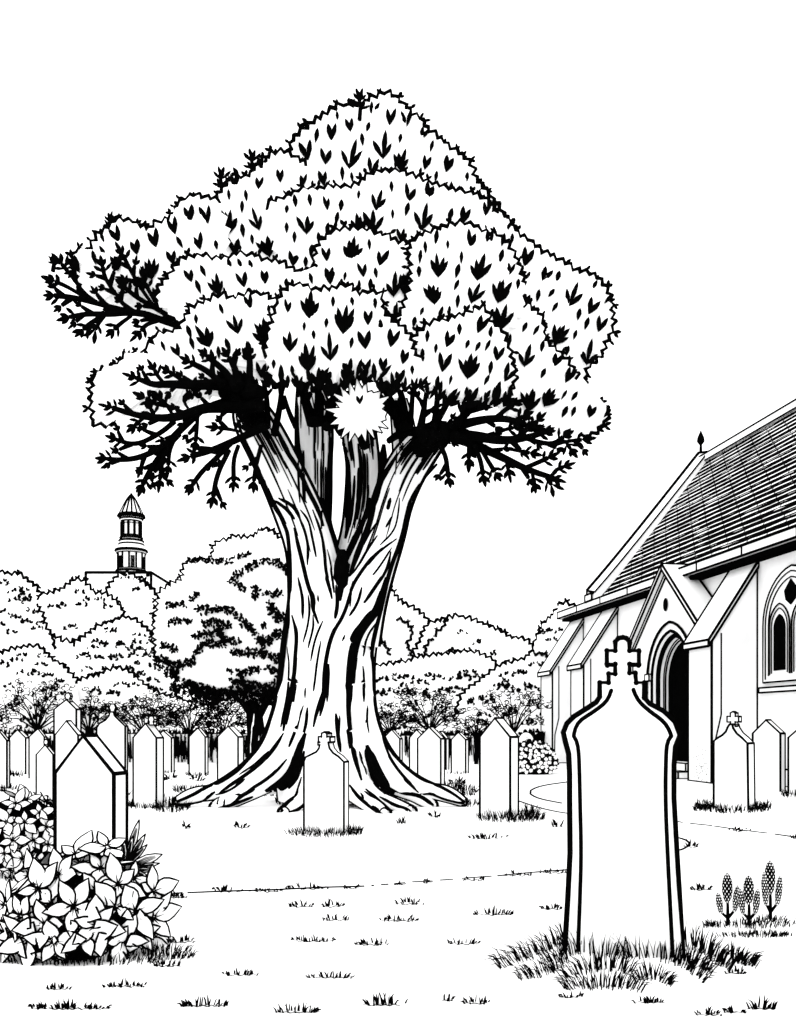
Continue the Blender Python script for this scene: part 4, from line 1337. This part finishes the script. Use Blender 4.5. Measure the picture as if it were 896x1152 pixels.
# plinth course
m = MB()
kbox(m, tnear + .05, tfar + .06, QW - .1, QW + .2, 0, .42, RL * .7)
m.build('plinth', [PLASTER, INK], church)

# roof: two slopes with thickness, slate courses on the top faces
m = MB()
qe = .87
qe2 = 2 * QR - qe


def slope(q0, z0, q1, z1):
    th = .12
    a, b, c, d = K(tnear, q0, z0), K(tg, q0, z0), K(tg, q1, z1), K(tnear, q1, z1)
    dn = Vector((0, 0, -th))
    m.add([a, b, c, d, a + dn, b + dn, c + dn, d + dn], [(0, 1, 2, 3)], 0)
    m.add([a, b, c, d, a + dn, b + dn, c + dn, d + dn], [(4, 7, 6, 5), (0, 4, 5, 1), (1, 5, 6, 2), (2, 6, 7, 3), (3, 7, 4, 0)], 1)


slope(qe + .12, 5.98, QR, ZR)
slope(qe2 - .12, 5.98, QR, ZR)
roof = m.build('roof', [SLATE, PLASTER, INK], church)
uvl = roof.data.uv_layers.new(name='UVMap')
Lr = math.hypot(QR - qe, ZR - 5.98)
for pol in roof.data.polygons:
    for li, vi in zip(pol.loop_indices, pol.vertices):
        co = roof.data.vertices[vi].co + WLOC[roof.name]
        rel = co - O
        t = rel.dot(dv)
        q = rel.dot(iv)
        v = (1 - abs(q - QR) / (QR - qe)) * Lr
        uvl.data[li].uv = (t, v)
# ridge capping
m = MB()
kbox(m, tnear, tg - .2, QR - .14, QR + .14, ZR - .05, ZR + .2, .03)
m.tube([K(tnear, QR - .1, ZR + .2), K(tg - .2, QR - .1, ZR + .2)], .055, 1, 6)
m.build('ridge_cap', [PLASTER, INK], roof)
# gutter and fascia
m = MB()
tgut = tY(36.0, qe)
kbox(m, tnear, tgut, qe - .1, qe + .12, 5.78, 6.03, .034)
t = tnear
while t < tgut:
    m.tube([K(t, qe - .11, 5.8), K(t, qe - .11, 6.02)], .028, 1, 5)
    t += 2.3
m.build('gutter', [PLASTER, INK], church)
m = MB()
kb = [K(tnear, qe + .02, 5.63), K(tgut - .2, qe + .02, 5.63), K(tgut - .2, QW, 5.63), K(tnear, QW, 5.63), K(tnear, qe + .02, 5.74), K(tgut - .2, qe + .02, 5.74), K(tgut - .2, QW, 5.74), K(tnear, QW, 5.74)]
m.add(kb, [(0, 1, 5, 4), (1, 2, 6, 5), (2, 3, 7, 6), (3, 0, 4, 7), (4, 5, 6, 7), (3, 2, 1, 0)], 1)
m.build('eaves_board', [PLASTER, INK], church)
# gable coping up the far verge
m = MB()
n = 10
inner, outer = [], []
for i in range(n + 1):
    u = i / n
    flare = .5 * (1 - u) ** 4
    q = qe - .05 + (QR - qe + .05) * u
    z = 6.05 + (ZR + .15 - 6.05) * u + flare * .25
    inner.append((q, z))
vs = []
for (q, z) in inner:
    vs += [K(tg - .62, q, z + .12), K(tg + .05, q, z + .28), K(tg + .05, q, z - .3), K(tg - .62, q, z - .3)]
fs = []
for i in range(n):
    for j in range(4):
        fs.append((i * 4 + j, i * 4 + (j + 1) % 4, i * 4 + 4 + (j + 1) % 4, i * 4 + 4 + j))
fs += [(0, 3, 2, 1), tuple(n * 4 + j for j in range(4))]
m.add(vs, fs, 0)
m.tube([vs[i * 4 + 1] for i in range(n + 1)], .085, 1, 6)
m.tube([vs[i * 4] for i in range(n + 1)], .035, 1, 6)
m.tube([vs[0], vs[1], vs[2]], .06, 1, 6)
m.tube([vs[n * 4], vs[n * 4 + 1]], .05, 1, 6)
# the far slope's coping behind the ridge
m.add([K(tg - .62, QR, ZR + .27), K(tg + .05, QR, ZR + .43), K(tg + .05, qe2 + .05, 6.3), K(tg - .62, qe2 + .05, 6.2), K(tg + .05, QR, ZR - .1), K(tg + .05, qe2 + .05, 5.8)], [(0, 1, 2, 3), (1, 4, 5, 2)], 0)
# kneeler block at the foot
kbox(m, tg - .55, tg + .1, qe - .12, qe + .3, 6.03, 6.28, .04)
m.build('gable_coping', [PLASTER, INK], church)
m = MB()
fb = K(tg - .25, QR - .1, ZR + .35)
m.tube([fb, fb + Vector((0, 0, .35))], [.06, .045], 1, 7)
m.tube([fb + Vector((0, 0, .28)), fb + Vector((0, 0, .42)), fb + Vector((0, 0, .55)), fb + Vector((0, 0, .82))], [.05, .15, .13, .015], 1, 8)
m.build('finial', [PLASTER, INK], church)


def buttress(Yn, Yf, zlow, ztop_):
    m = MB()
    t0, t1 = tY(Yn, 0), tY(Yf, 0)
    vs = [K(t0, 0, 0), K(t1, 0, 0), K(t1, QW, 0), K(t0, QW, 0), K(t0, 0, zlow), K(t1, 0, zlow), K(t1, QW, ztop_), K(t0, QW, ztop_)]
    m.solid(vs, [(0, 1, 5, 4), (1, 2, 6, 5), (3, 0, 4, 7), (2, 3, 7, 6)], RL)
    # sloping weathering slab, a little proud of the shaft
    e = .07
    dq = .12
    sl = (ztop_ - zlow) / QW
    a = [K(t0 - e, -dq, zlow - sl * dq + .04), K(t1 + e, -dq, zlow - sl * dq + .04), K(t1 + e, QW, ztop_ + .04), K(t0 - e, QW, ztop_ + .04)]
    up = Vector((0, 0, .16))
    b = [p + up for p in a]
    m.solid(a + b, [(4, 5, 6, 7), (0, 1, 5, 4), (1, 2, 6, 5), (3, 0, 4, 7), (0, 3, 2, 1)], RL)
    # chamfer line down the near corner, splayed at the foot
    m.tube([K(t0, .26, zlow + sl * .2 - .1), K(t0, .26, 1.75), K(t0, .10, 1.1), K(t0, .08, 0)], RL * .75, 1, 5)
    return m


b3 = buttress(22.5, 23.68, 3.62, 5.5)
for i in range(60):     # weather specks at the foot of the outer face
    t_ = tY(rnd.uniform(22.7, 23.4), 0)
    b3.ball(K(t_, -.004, abs(rnd.gauss(.35, .22))), .012, 1)
b3.build('buttress', [PLASTER, INK], church)
buttress(31.1, 32.3, 3.6, 5.5).build('buttress', [PLASTER, INK], church)
buttress(34.3, 35.6, 3.55, 5.45).build('buttress', [PLASTER, INK], church)

# porch
QP = .473
tp = tY(25.95, QP)
t0, t1 = tY(23.72, QP), tY(28.2, QP)
zap, zev = 6.02, 3.95
td = tY(25.72, QP)


def arch(hw, spring, rise, n=9):
    """pointed arch outline from the near foot over the apex to the far foot, as (offset, z)"""
    R = (hw * hw + rise * rise) / (2 * hw)
    pts = [(-hw, 0), (-hw, spring)]
    cx = R - hw
    amax = math.atan2(rise, cx)
    for i in range(1, n + 1):
        a = amax * i / n
        pts.append((cx - R * math.cos(a), spring + R * math.sin(a)))
    right = [(-x, z) for x, z in pts[:-1]][::-1]
    return pts + right


porch = MB()
A0 = arch(1.18, 2.85, 1.36)
front = [K(t0, QP, 0), K(t0, QP, zev), K(tp, QP, zap), K(t1, QP, zev), K(t1, QP, 0)]
hole = [K(td + x, QP, z) for x, z in A0]
loop = front + hole[::-1]
porch.add(loop, [tuple(range(len(loop)))], 0)
for a, b in zip(front, front[1:]):
    porch.tube([a, b], RL, 1, 6)
back = QW + .02
porch.add([K(t0, QP, 0), K(t0, back, 0), K(t0, back, zev), K(t0, QP, zev), K(t1, QP, 0), K(t1, back, 0), K(t1, back, zev), K(t1, QP, zev)], [(0, 3, 2, 1), (4, 5, 6, 7)], 0)
porch.tube([K(t1, back, 0), K(t1, back, zev)], RL, 1, 6)
# little round vent in the gable
c = K(tp + .02, QP - .03, 5.0)
porch.ellipsoid(c, (.05, .16, .2), 1, 14, 8)
pp = porch.build('porch', [PLASTER, INK], church)
m = MB()
ov = .16
for s, te in ((-1, t0), (1, t1)):
    te2 = te + s * .22
    z2 = zev - .22 * (zap - zev) / abs(tp - te)
    th = Vector((0, 0, .17))
    run = 3.4
    a = [K(tp, QP - ov, zap), K(te2, QP - ov, z2), K(te2, QP + run if s < 0 else QP + .9, z2), K(tp, QP + run, zap)]
    if s < 0:
        a[2] = K(te2, QW + .02, z2)
        a[3] = K(tp, QW - .1, zap)
    else:
        a[2] = K(te2, QW + .02, z2)
        a[3] = K(tp, QW - .1, zap)
    m.solid(a + [p + th for p in a], [(4, 5, 6, 7), (0, 3, 2, 1), (0, 1, 5, 4), (1, 2, 6, 5), (2, 3, 7, 6)], RL)
    # second line of the verge
    m.tube([K(tp, QP - .03, zap - .22), K(te, QP - .03, zev - .22)], RL * .8, 1, 6)
m.tube([K(tp - .12, QP + .1, zap - .02), K(tp - .35, QP + .8, zap - .1)], RL * .8, 1, 5)
m.build('porch_roof', [PLASTER, INK], pp)
# doorway: stepped, splayed reveals and a black panel painted as the unlit interior
m = MB()
stages = [(1.18, 2.85, 1.36, 0.0), (1.13, 2.84, 1.32, .03), (1.10, 2.83, 1.28, .14), (1.04, 2.82, 1.22, .17), (1.02, 2.81, 1.2, .3), (.97, 2.8, 1.15, .33), (.96, 2.79, 1.14, .44)]
rings = [[K(td + x, QP + d, z) for x, z in arch(h, s, r_)] for h, s, r_, d in stages]
for A, B in zip(rings, rings[1:]):
    n_ = len(A)
    m.add(A + B, [(i, i + 1, n_ + i + 1, n_ + i) for i in range(n_ - 1)], 0)
for i in (0, 2, 3, 4, 5, 6):
    m.tube(rings[i], RL * (1.4 if i == 0 else (1.7 if i == 2 else .75)), 1, 6)
hood = [K(td + x, QP - .04, z) for x, z in arch(1.42, 2.85, 1.62)]
m.tube(hood[1:-1], RL * 1.2, 1, 6)
hood2 = [K(td + x, QP - .02, z) for x, z in arch(1.34, 2.84, 1.52)]
m.tube([hood[-2], hood[-1]], RL * .7, 1, 6)
for s in (-1, 1):
    tc = td + s * 1.32
    kbox(m, tc - .14, tc + .14, QP - .1, QP + .01, 2.82, 3.02, RL * .7)
m.build('door_surround', [PLASTER, INK], pp)
m = MB()
last = [K(td + x, QP + .45, z) for x, z in arch(.97, 2.79, 1.15)]
m.prism(last, iv * .08, 0, 0)
m.build('dark_doorway', [INK], pp)
m = MB()
kbox(m, td - 1.3, td + 1.3, QP - .42, QP + .5, 0, .2, RL * .8)
kbox(m, td - 1.1, td + 1.1, QP - .1, QP + .55, .2, .42, RL * .6)
m.build('step', [PLASTER, INK], pp)
m = MB()   # corbel at the porch's far shoulder
kbox(m, t1 + .1, t1 + .9, QP - .1, QP + .5, zev - .22, zev - .02, RL)
kbox(m, t1 + .02, t1 + .4, QP + .1, QW, 0, zev - .2, RL)
m.build('porch_pier', [PLASTER, INK], pp)

# tracery window in the nave wall
m = MB()
tw = tY(21.2, QW)


def wpts(h, s0, s1, rise, q, tc=tw):
    a = arch(h, s1 - s0, rise)
    return [K(tc + x, q, s0 + z) for x, z in a]


m.prism(wpts(1.18, 2.55, 3.95, 1.35, QW - .06), iv * .08, RL * .75)
m.tube(wpts(1.06, 2.62, 3.95, 1.22, QW - .08), RL * .5, 1, 6)
m.tube(wpts(.92, 2.7, 3.95, 1.08, QW - .08), RL * .5, 1, 6)
kbox(m, tw - 1.3, tw + 1.3, QW - .1, QW + .05, 2.3, 2.42, RL * .7)
for s in (-1, 1):
    m.tube(wpts(.42, 2.72, 3.9, .55, QW - .085, tw + s * .46), RL * .6, 1, 6)
    m.tube(wpts(.33, 2.75, 3.88, .46, QW - .085, tw + s * .46), RL * .45, 1, 6)
w = m.build('window', [PLASTER, INK], church)
for s in (-1, 1):
    m = MB()
    m.prism(wpts(.235, 2.82, 3.85, .34, QW - .09, tw + s * .46), iv * .03, 0, 0)
    m.build('pane', [INK], w)
m = MB()
a = [K(tw + x, QW - .09, z) for x, z in ((0, 4.98), (-.26, 4.72), (-.2, 4.5), (0, 4.36), (.2, 4.5), (.26, 4.72))]
m.prism(a, iv * .03, 0, 0)
m.build('pane', [INK], w)

# ================================================================== FLOWERING BUSHES
def rosette_leaf(mb, base, d, nrm, L, W, r):
    """broad white leaf with a dark rim, tip along d, facing nrm"""
    d = d.normalized()
    a = d.cross(nrm).normalized()
    n = a.cross(d).normalized()
    prof = [(0, .12), (.12, .55), (.3, .95), (.48, 1), (.68, .76), (.86, .34), (1, 0)]
    left, right, mid = [], [], []
    for u, w in prof:
        c = base + d * (L * u) + n * (-.18 * L * (u - .4) ** 2)
        left.append(c + a * W * w - n * W * .22 * w)
        right.append(c - a * W * w - n * W * .22 * w)
        mid.append(c + n * W * .05)
    k = len(prof)
    fs = []
    for i in range(k - 1):
        fs += [(i, i + 1, 2 * k + i + 1, 2 * k + i), (2 * k + i, 2 * k + i + 1, k + i + 1, k + i)]
    vs = left + right + mid
    mb.add(vs, fs, 0)
    mb.tube(left + right[::-1][1:], r, 1, 5)
    mb.tube([mid[0], mid[1], mid[2]], [r * .8, r * .6, r * .2], 1, 4)


def leafy_bush(name, label, cat, cpx, Yc, rad, centres, Lp, extra, nl=(4, 6), rim=1.2, nback=10, seed=5):
    rg = random.Random(seed)
    k = Yc / F
    base = P(cpx[0], HY, Yc)
    base.z = 0
    c = P(cpx[0], cpx[1], Yc)
    t = thing(name, label, cat, base)
    core = MB()
    R = Vector((rad[0] * k, rad[2] * k, rad[1] * k))
    core.ellipsoid(c, (R.x * .93, R.y * .95, R.z * .92), 0, 20, 12, .05, rg)
    core.build('dark_core', [INK], t)  # solid black core, painted shade seen in the gaps between leaves
    e = MB()
    e.ellipsoid(c, R, 0, 24, 14)
    bv = e.bvh()
    lv = MB()
    pts = []
    for x, y in centres:
        h, n, f = hit(bv, x, y)
        if h is None:
            h = P(x, y, Yc - .03)
            n = (h - c).normalized()
        pts.append((h, ((h - c).normalized() + VIEW * .5).normalized(), 1.0))
    for _ in range(extra):
        # fill-in leaves, a little deeper
        while True:
            x, y = rg.uniform(-1, 1), rg.uniform(-1, 1)
            if x * x + y * y < 1:
                break
        h, n, f = hit(bv, cpx[0] + x * rad[0], cpx[1] + y * rad[1])
        if h is None:
            continue
        nn = ((h - c).normalized() + VIEW * .4).normalized()
        pts.append((h - nn * Lp * k * .3, nn, rg.uniform(.5, .8)))
    for _ in range(nback):
        a, b = rg.uniform(.1, math.pi - .1), rg.uniform(.1, 1.2)
        d = Vector((math.cos(a) * math.cos(b), math.sin(a) * math.cos(b), math.sin(b)))
        h = c + Vector((d.x * R.x, d.y * R.y, d.z * R.z))
        pts.append((h, d, .9))
    for h, n, s in pts:
        m_ = rg.randint(*nl)
        ph = rg.uniform(0, 6.28)
        u = n.orthogonal().normalized()
        v = n.cross(u)
        for i in range(m_):
            a = ph + 2 * math.pi * i / m_ + rg.uniform(-.25, .25)
            tang = u * math.cos(a) + v * math.sin(a)
            L = Lp * k * s * rg.uniform(.7, 1.3)
            d = tang + n * rg.uniform(.15, .5)
            rosette_leaf(lv, h + n * rg.uniform(0, .02) + tang * L * .05, d, n, L, L * rg.uniform(.25, .33), rim * k * .5)
    lv.build('leaves', [LEAFW, INK], t)
    return t


zb = crop(0, 880, 4.073)
cent = zb([(340, 570), (440, 655), (180, 490), (370, 375), (540, 470), (100, 610), (250, 730), (620, 590), (490, 300), (345, 330), (700, 500), (640, 690), (530, 570), (20, 680), (560, 720), (270, 430), (30, 560), (700, 620), (210, 650), (390, 700), (250, 800), (130, 720), (460, 400), (130, 430), (500, 760), (610, 440), (660, 730), (60, 700)])
leafy_bush('flowering_bush', 'broad leaved bush in front of the large gabled gravestone', 'bush', (92, 1028), 5.95, (84, 58, 74), cent, 27, 13, (4, 6), 2.5, 12, 5)
cent = [(18, 905), (30, 900), (8, 925), (28, 925), (45, 915), (52, 930), (15, 945), (38, 945), (54, 950), (5, 960), (25, 965), (45, 968), (12, 978), (35, 980), (56, 975), (-8, 940), (-15, 960)]
leafy_bush('flowering_bush', 'small leaved bush at the left picture edge behind the large gabled gravestone', 'bush', (22, 940), 8.9, (46, 46, 44), cent, 15, 6, (4, 6), 1.7, 8, 6)

# round bush with tiny white flowers by the church corner
Yq = 27.0
base = P(598, HY, Yq)
base.z = 0
t = thing('flowering_bush', 'low dark bush dotted with small white flowers by the church corner', 'bush', base)
m = MB()
m.ellipsoid(P(598, 858, Yq), (28 * Yq / F, 20 * Yq / F, 24 * Yq / F), 0, 18, 12, .05)
bv = m.bvh()
for i in range(120):
    a = rnd.uniform(-.3, math.pi + .3)
    d = Vector((math.cos(a) * .756, rnd.uniform(-.1, .3), math.sin(a) * .648))
    m.leaf(P(598, 858, Yq) + d * .9, P(598, 858, Yq) + d * rnd.uniform(1.04, 1.14), .05, VIEW, 0)
done = []
for _ in range(900):
    x, y = rnd.uniform(570, 627), rnd.uniform(835, 869)
    if any((x - a) ** 2 + (y - b) ** 2 < 16 for a, b in done):
        continue
    h, n, f = hit(bv, x, y)
    if h is None:
        continue
    done.append((x, y))
    for j in range(5):
        a = j * 1.256 + rnd.random()
        d = Vector((math.cos(a), 0, math.sin(a)))
        m.leaf(h + VIEW * .07, h + VIEW * .1 + d * rnd.uniform(.05, .075), .032, VIEW, 1)
m.build('foliage', [INK, LEAFW], t)
# pale round shrub behind it
Yq = 33.0
base = P(592, HY, Yq)
base.z = 0
m = MB()
m.ellipsoid(P(592, 836, Yq), (9 * Yq / F, 9 * Yq / F, 12 * Yq / F), 0, 16, 10)
m.tube([P(592 + 9 * math.cos(a * .35), 836 + 12 * math.sin(a * .35), Yq) for a in range(19)], 1.0 * Yq / F, 1, 5)
for _ in range(40):
    a, r = rnd.uniform(0, 6.28), rnd.uniform(0, .8)
    p = P(592 + 9 * r * math.cos(a), 836 + 12 * r * math.sin(a), Yq)
    p.y -= 9 * Yq / F * math.sqrt(1 - r * r)
    m.ball(p, .5 * Yq / F, 1)
m.tube([base, P(592, 846, Yq)], .12, 1, 6)
tag(m.build('round_shrub', [LEAFW, INK], origin=base), 'small pale egg shaped shrub above the white flowered bush by the church', 'shrub')
# dark low thicket against the church corner
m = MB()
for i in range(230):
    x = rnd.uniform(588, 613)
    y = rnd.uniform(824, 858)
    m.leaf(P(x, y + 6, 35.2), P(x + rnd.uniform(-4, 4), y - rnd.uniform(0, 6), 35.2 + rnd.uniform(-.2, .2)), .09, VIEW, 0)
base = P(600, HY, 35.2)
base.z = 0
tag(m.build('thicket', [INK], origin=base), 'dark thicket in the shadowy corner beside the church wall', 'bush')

# ================================================================== SPIKY PLANT beside the large gabled stone
Yp = 7.4
base = P(143, HY, Yp)
base.z = 0
t = thing('spiky_plant', 'clump of pointed striped leaves at the right foot of the large gabled gravestone', 'plant', base)
for bx, by, tx, ty, w in ((143, 970, 157, 922, 4.2), (145, 970, 164, 938, 3.6), (145, 972, 166, 950, 3), (146, 974, 183, 961, 5.5), (147, 978, 180, 971, 3), (147, 980, 173, 978, 3), (140, 972, 140, 945, 3), (146, 980, 166, 985, 3), (142, 972, 150, 940, 3)):
    m = MB()
    b, e = P(bx, by, Yp), P(tx, ty, Yp - .05)
    k = Yp / F
    m.leaf(b, e, w * k, VIEW, 0, .25)
    a = (e - b).cross(VIEW).normalized()
    for s in (-1, 1):
        m.tube([b + (e - b) * u + a * s * w * k * g for u, g in ((0, 0), (.25, .74), (.55, 1.0), (.8, .64), (1, 0))], .9 * k, 1, 5)
    for s in (-.5, -.2, .1, .4):
        m.tube([b + (e - b) * u + a * s * w * k * g + VIEW * w * k * .26 for u, g in ((.08, .3), (.5, 1), (.8, .5))], [.7 * k, .6 * k, .2 * k], 1, 4)
    m.build('leaf', [LEAFW, INK], t)
m = MB()
m.tube([base, P(144, 975, Yp)], [.05, .03], 0, 6)
for i in range(16):
    a = rnd.uniform(-1.2, 1.2)
    m.tube([P(143, 982, Yp), P(143 + math.sin(a) * 26, 982 - math.cos(a) * 14, Yp)], [.012, .002], 0, 4)
m.build('stem', [INK], t)

# ================================================================== THREE CONE PLANTS
def cone_plant(label, bx, by, h, arms, seed):
    arms = [(dx, y0 + 3, y1 + 9) for dx, y0, y1 in arms]
    rg = random.Random(seed)
    Y = gY(by)
    k = Y / F
    base = G(bx, by)
    t = thing('cone_plant', label, 'plant', base, 'cone flowered plants beside the large cross gravestone')
    st = MB()
    st.tube([base, P(bx, by - h * .35, Y), P(bx - .5, by - h * .5, Y)], [2.2 * k, 1.7 * k, 1.4 * k], 0, 7)
    heads = [((bx - .5, by - h * .42), (bx - .5, by - h), 5.8)]
    for dx, y0, y1 in arms:
        st.tube([P(bx, by - h * .12, Y), P(bx + dx * .6, by - y0 * .7, Y), P(bx + dx, by - y0, Y)], [1.8 * k, 1.6 * k, 1.2 * k], 0, 6)
        heads.append(((bx + dx * .85, by - y0 * .72), (bx + dx * 1.25, by - y1), 3.7))
    st.build('stem', [INK], t)
    for (x0, y0), (x1, y1), w in heads:
        m = MB()
        a, b = P(x0, y0, Y), P(x1, y1, Y)
        prof = [(0, .3), (.15, .75), (.4, 1), (.7, .95), (.9, .6), (1, .12)]
        m.tube([a.lerp(b, u) for u, g in prof], [w * k * g for u, g in prof], 0, 10)
        L = (Vector((x1, y1)) - Vector((x0, y0))).length
        rows = int(L / 3.0)
        ax = (b - a).normalized()
        u_ = ax.orthogonal().normalized()
        v_ = ax.cross(u_)
        for r in range(rows):
            u = (r + .5) / rows
            g = .3 + .7 * math.sin(math.pi * min(1, u * .85 + .1))
            n = 9
            for j in range(n):
                q = 2 * math.pi * (j + .5 * (r % 2)) / n
                c = a.lerp(b, u) + (u_ * math.cos(q) + v_ * math.sin(q)) * w * k * g * 1.0
                out = (u_ * math.cos(q) + v_ * math.sin(q))
                m.leaf(c - ax * 1.2 * k, c + ax * 1.3 * k + out * .5 * k, rg.uniform(.35, .7) * k, out, 1, .5)
        m.build('flower_head', [INK, LEAFW], t)


cone_plant('cone flowered plant nearest the large cross gravestone', 819, 1040, 58, [(-9, 14, 27), (9, 16, 35)], 1)
cone_plant('shortest cone flowered plant, middle of the three', 843, 1041, 56, [(-8, 14, 32), (8, 14, 32)], 2)
cone_plant('tallest cone flowered plant, nearest the right picture edge', 867, 1034, 66, [(-6, 18, 44), (9, 18, 40)], 3)

# ================================================================== LIGHT, SKY, CAMERA
w = bpy.data.worlds.new('World')
scene.world = w
w.use_nodes = True
nt = w.node_tree
bg = nt.nodes['Background']
bg.inputs['Color'].default_value = (1, 1, 1, 1)
bg.inputs['Strength'].default_value = 1.0
sun = bpy.data.lights.new('sun', 'SUN')
sun.energy = 1.0
sun.angle = math.radians(120)
so = bpy.data.objects.new('sun', sun)
so.rotation_euler = (math.radians(40), math.radians(-8), 0)
C.objects.link(so)

cam = bpy.data.cameras.new('camera')
cam.sensor_fit = 'VERTICAL'
cam.sensor_height = 36
cam.sensor_width = 36 * 896 / 1152
cam.lens = 36 * F / 1152
cam.shift_y = (HY - 576) / 1152
cam.clip_end = 3000
co = bpy.data.objects.new('camera', cam)
co.location = CAM
co.rotation_euler = (math.radians(90), 0, 0)
C.objects.link(co)
scene.camera = co
scene.view_settings.view_transform = 'Standard'
scene.view_settings.look = 'None'
scene.view_settings.exposure = 0.95
scene.view_settings.gamma = 1
scene.cycles.max_bounces = 10
scene.cycles.diffuse_bounces = 8
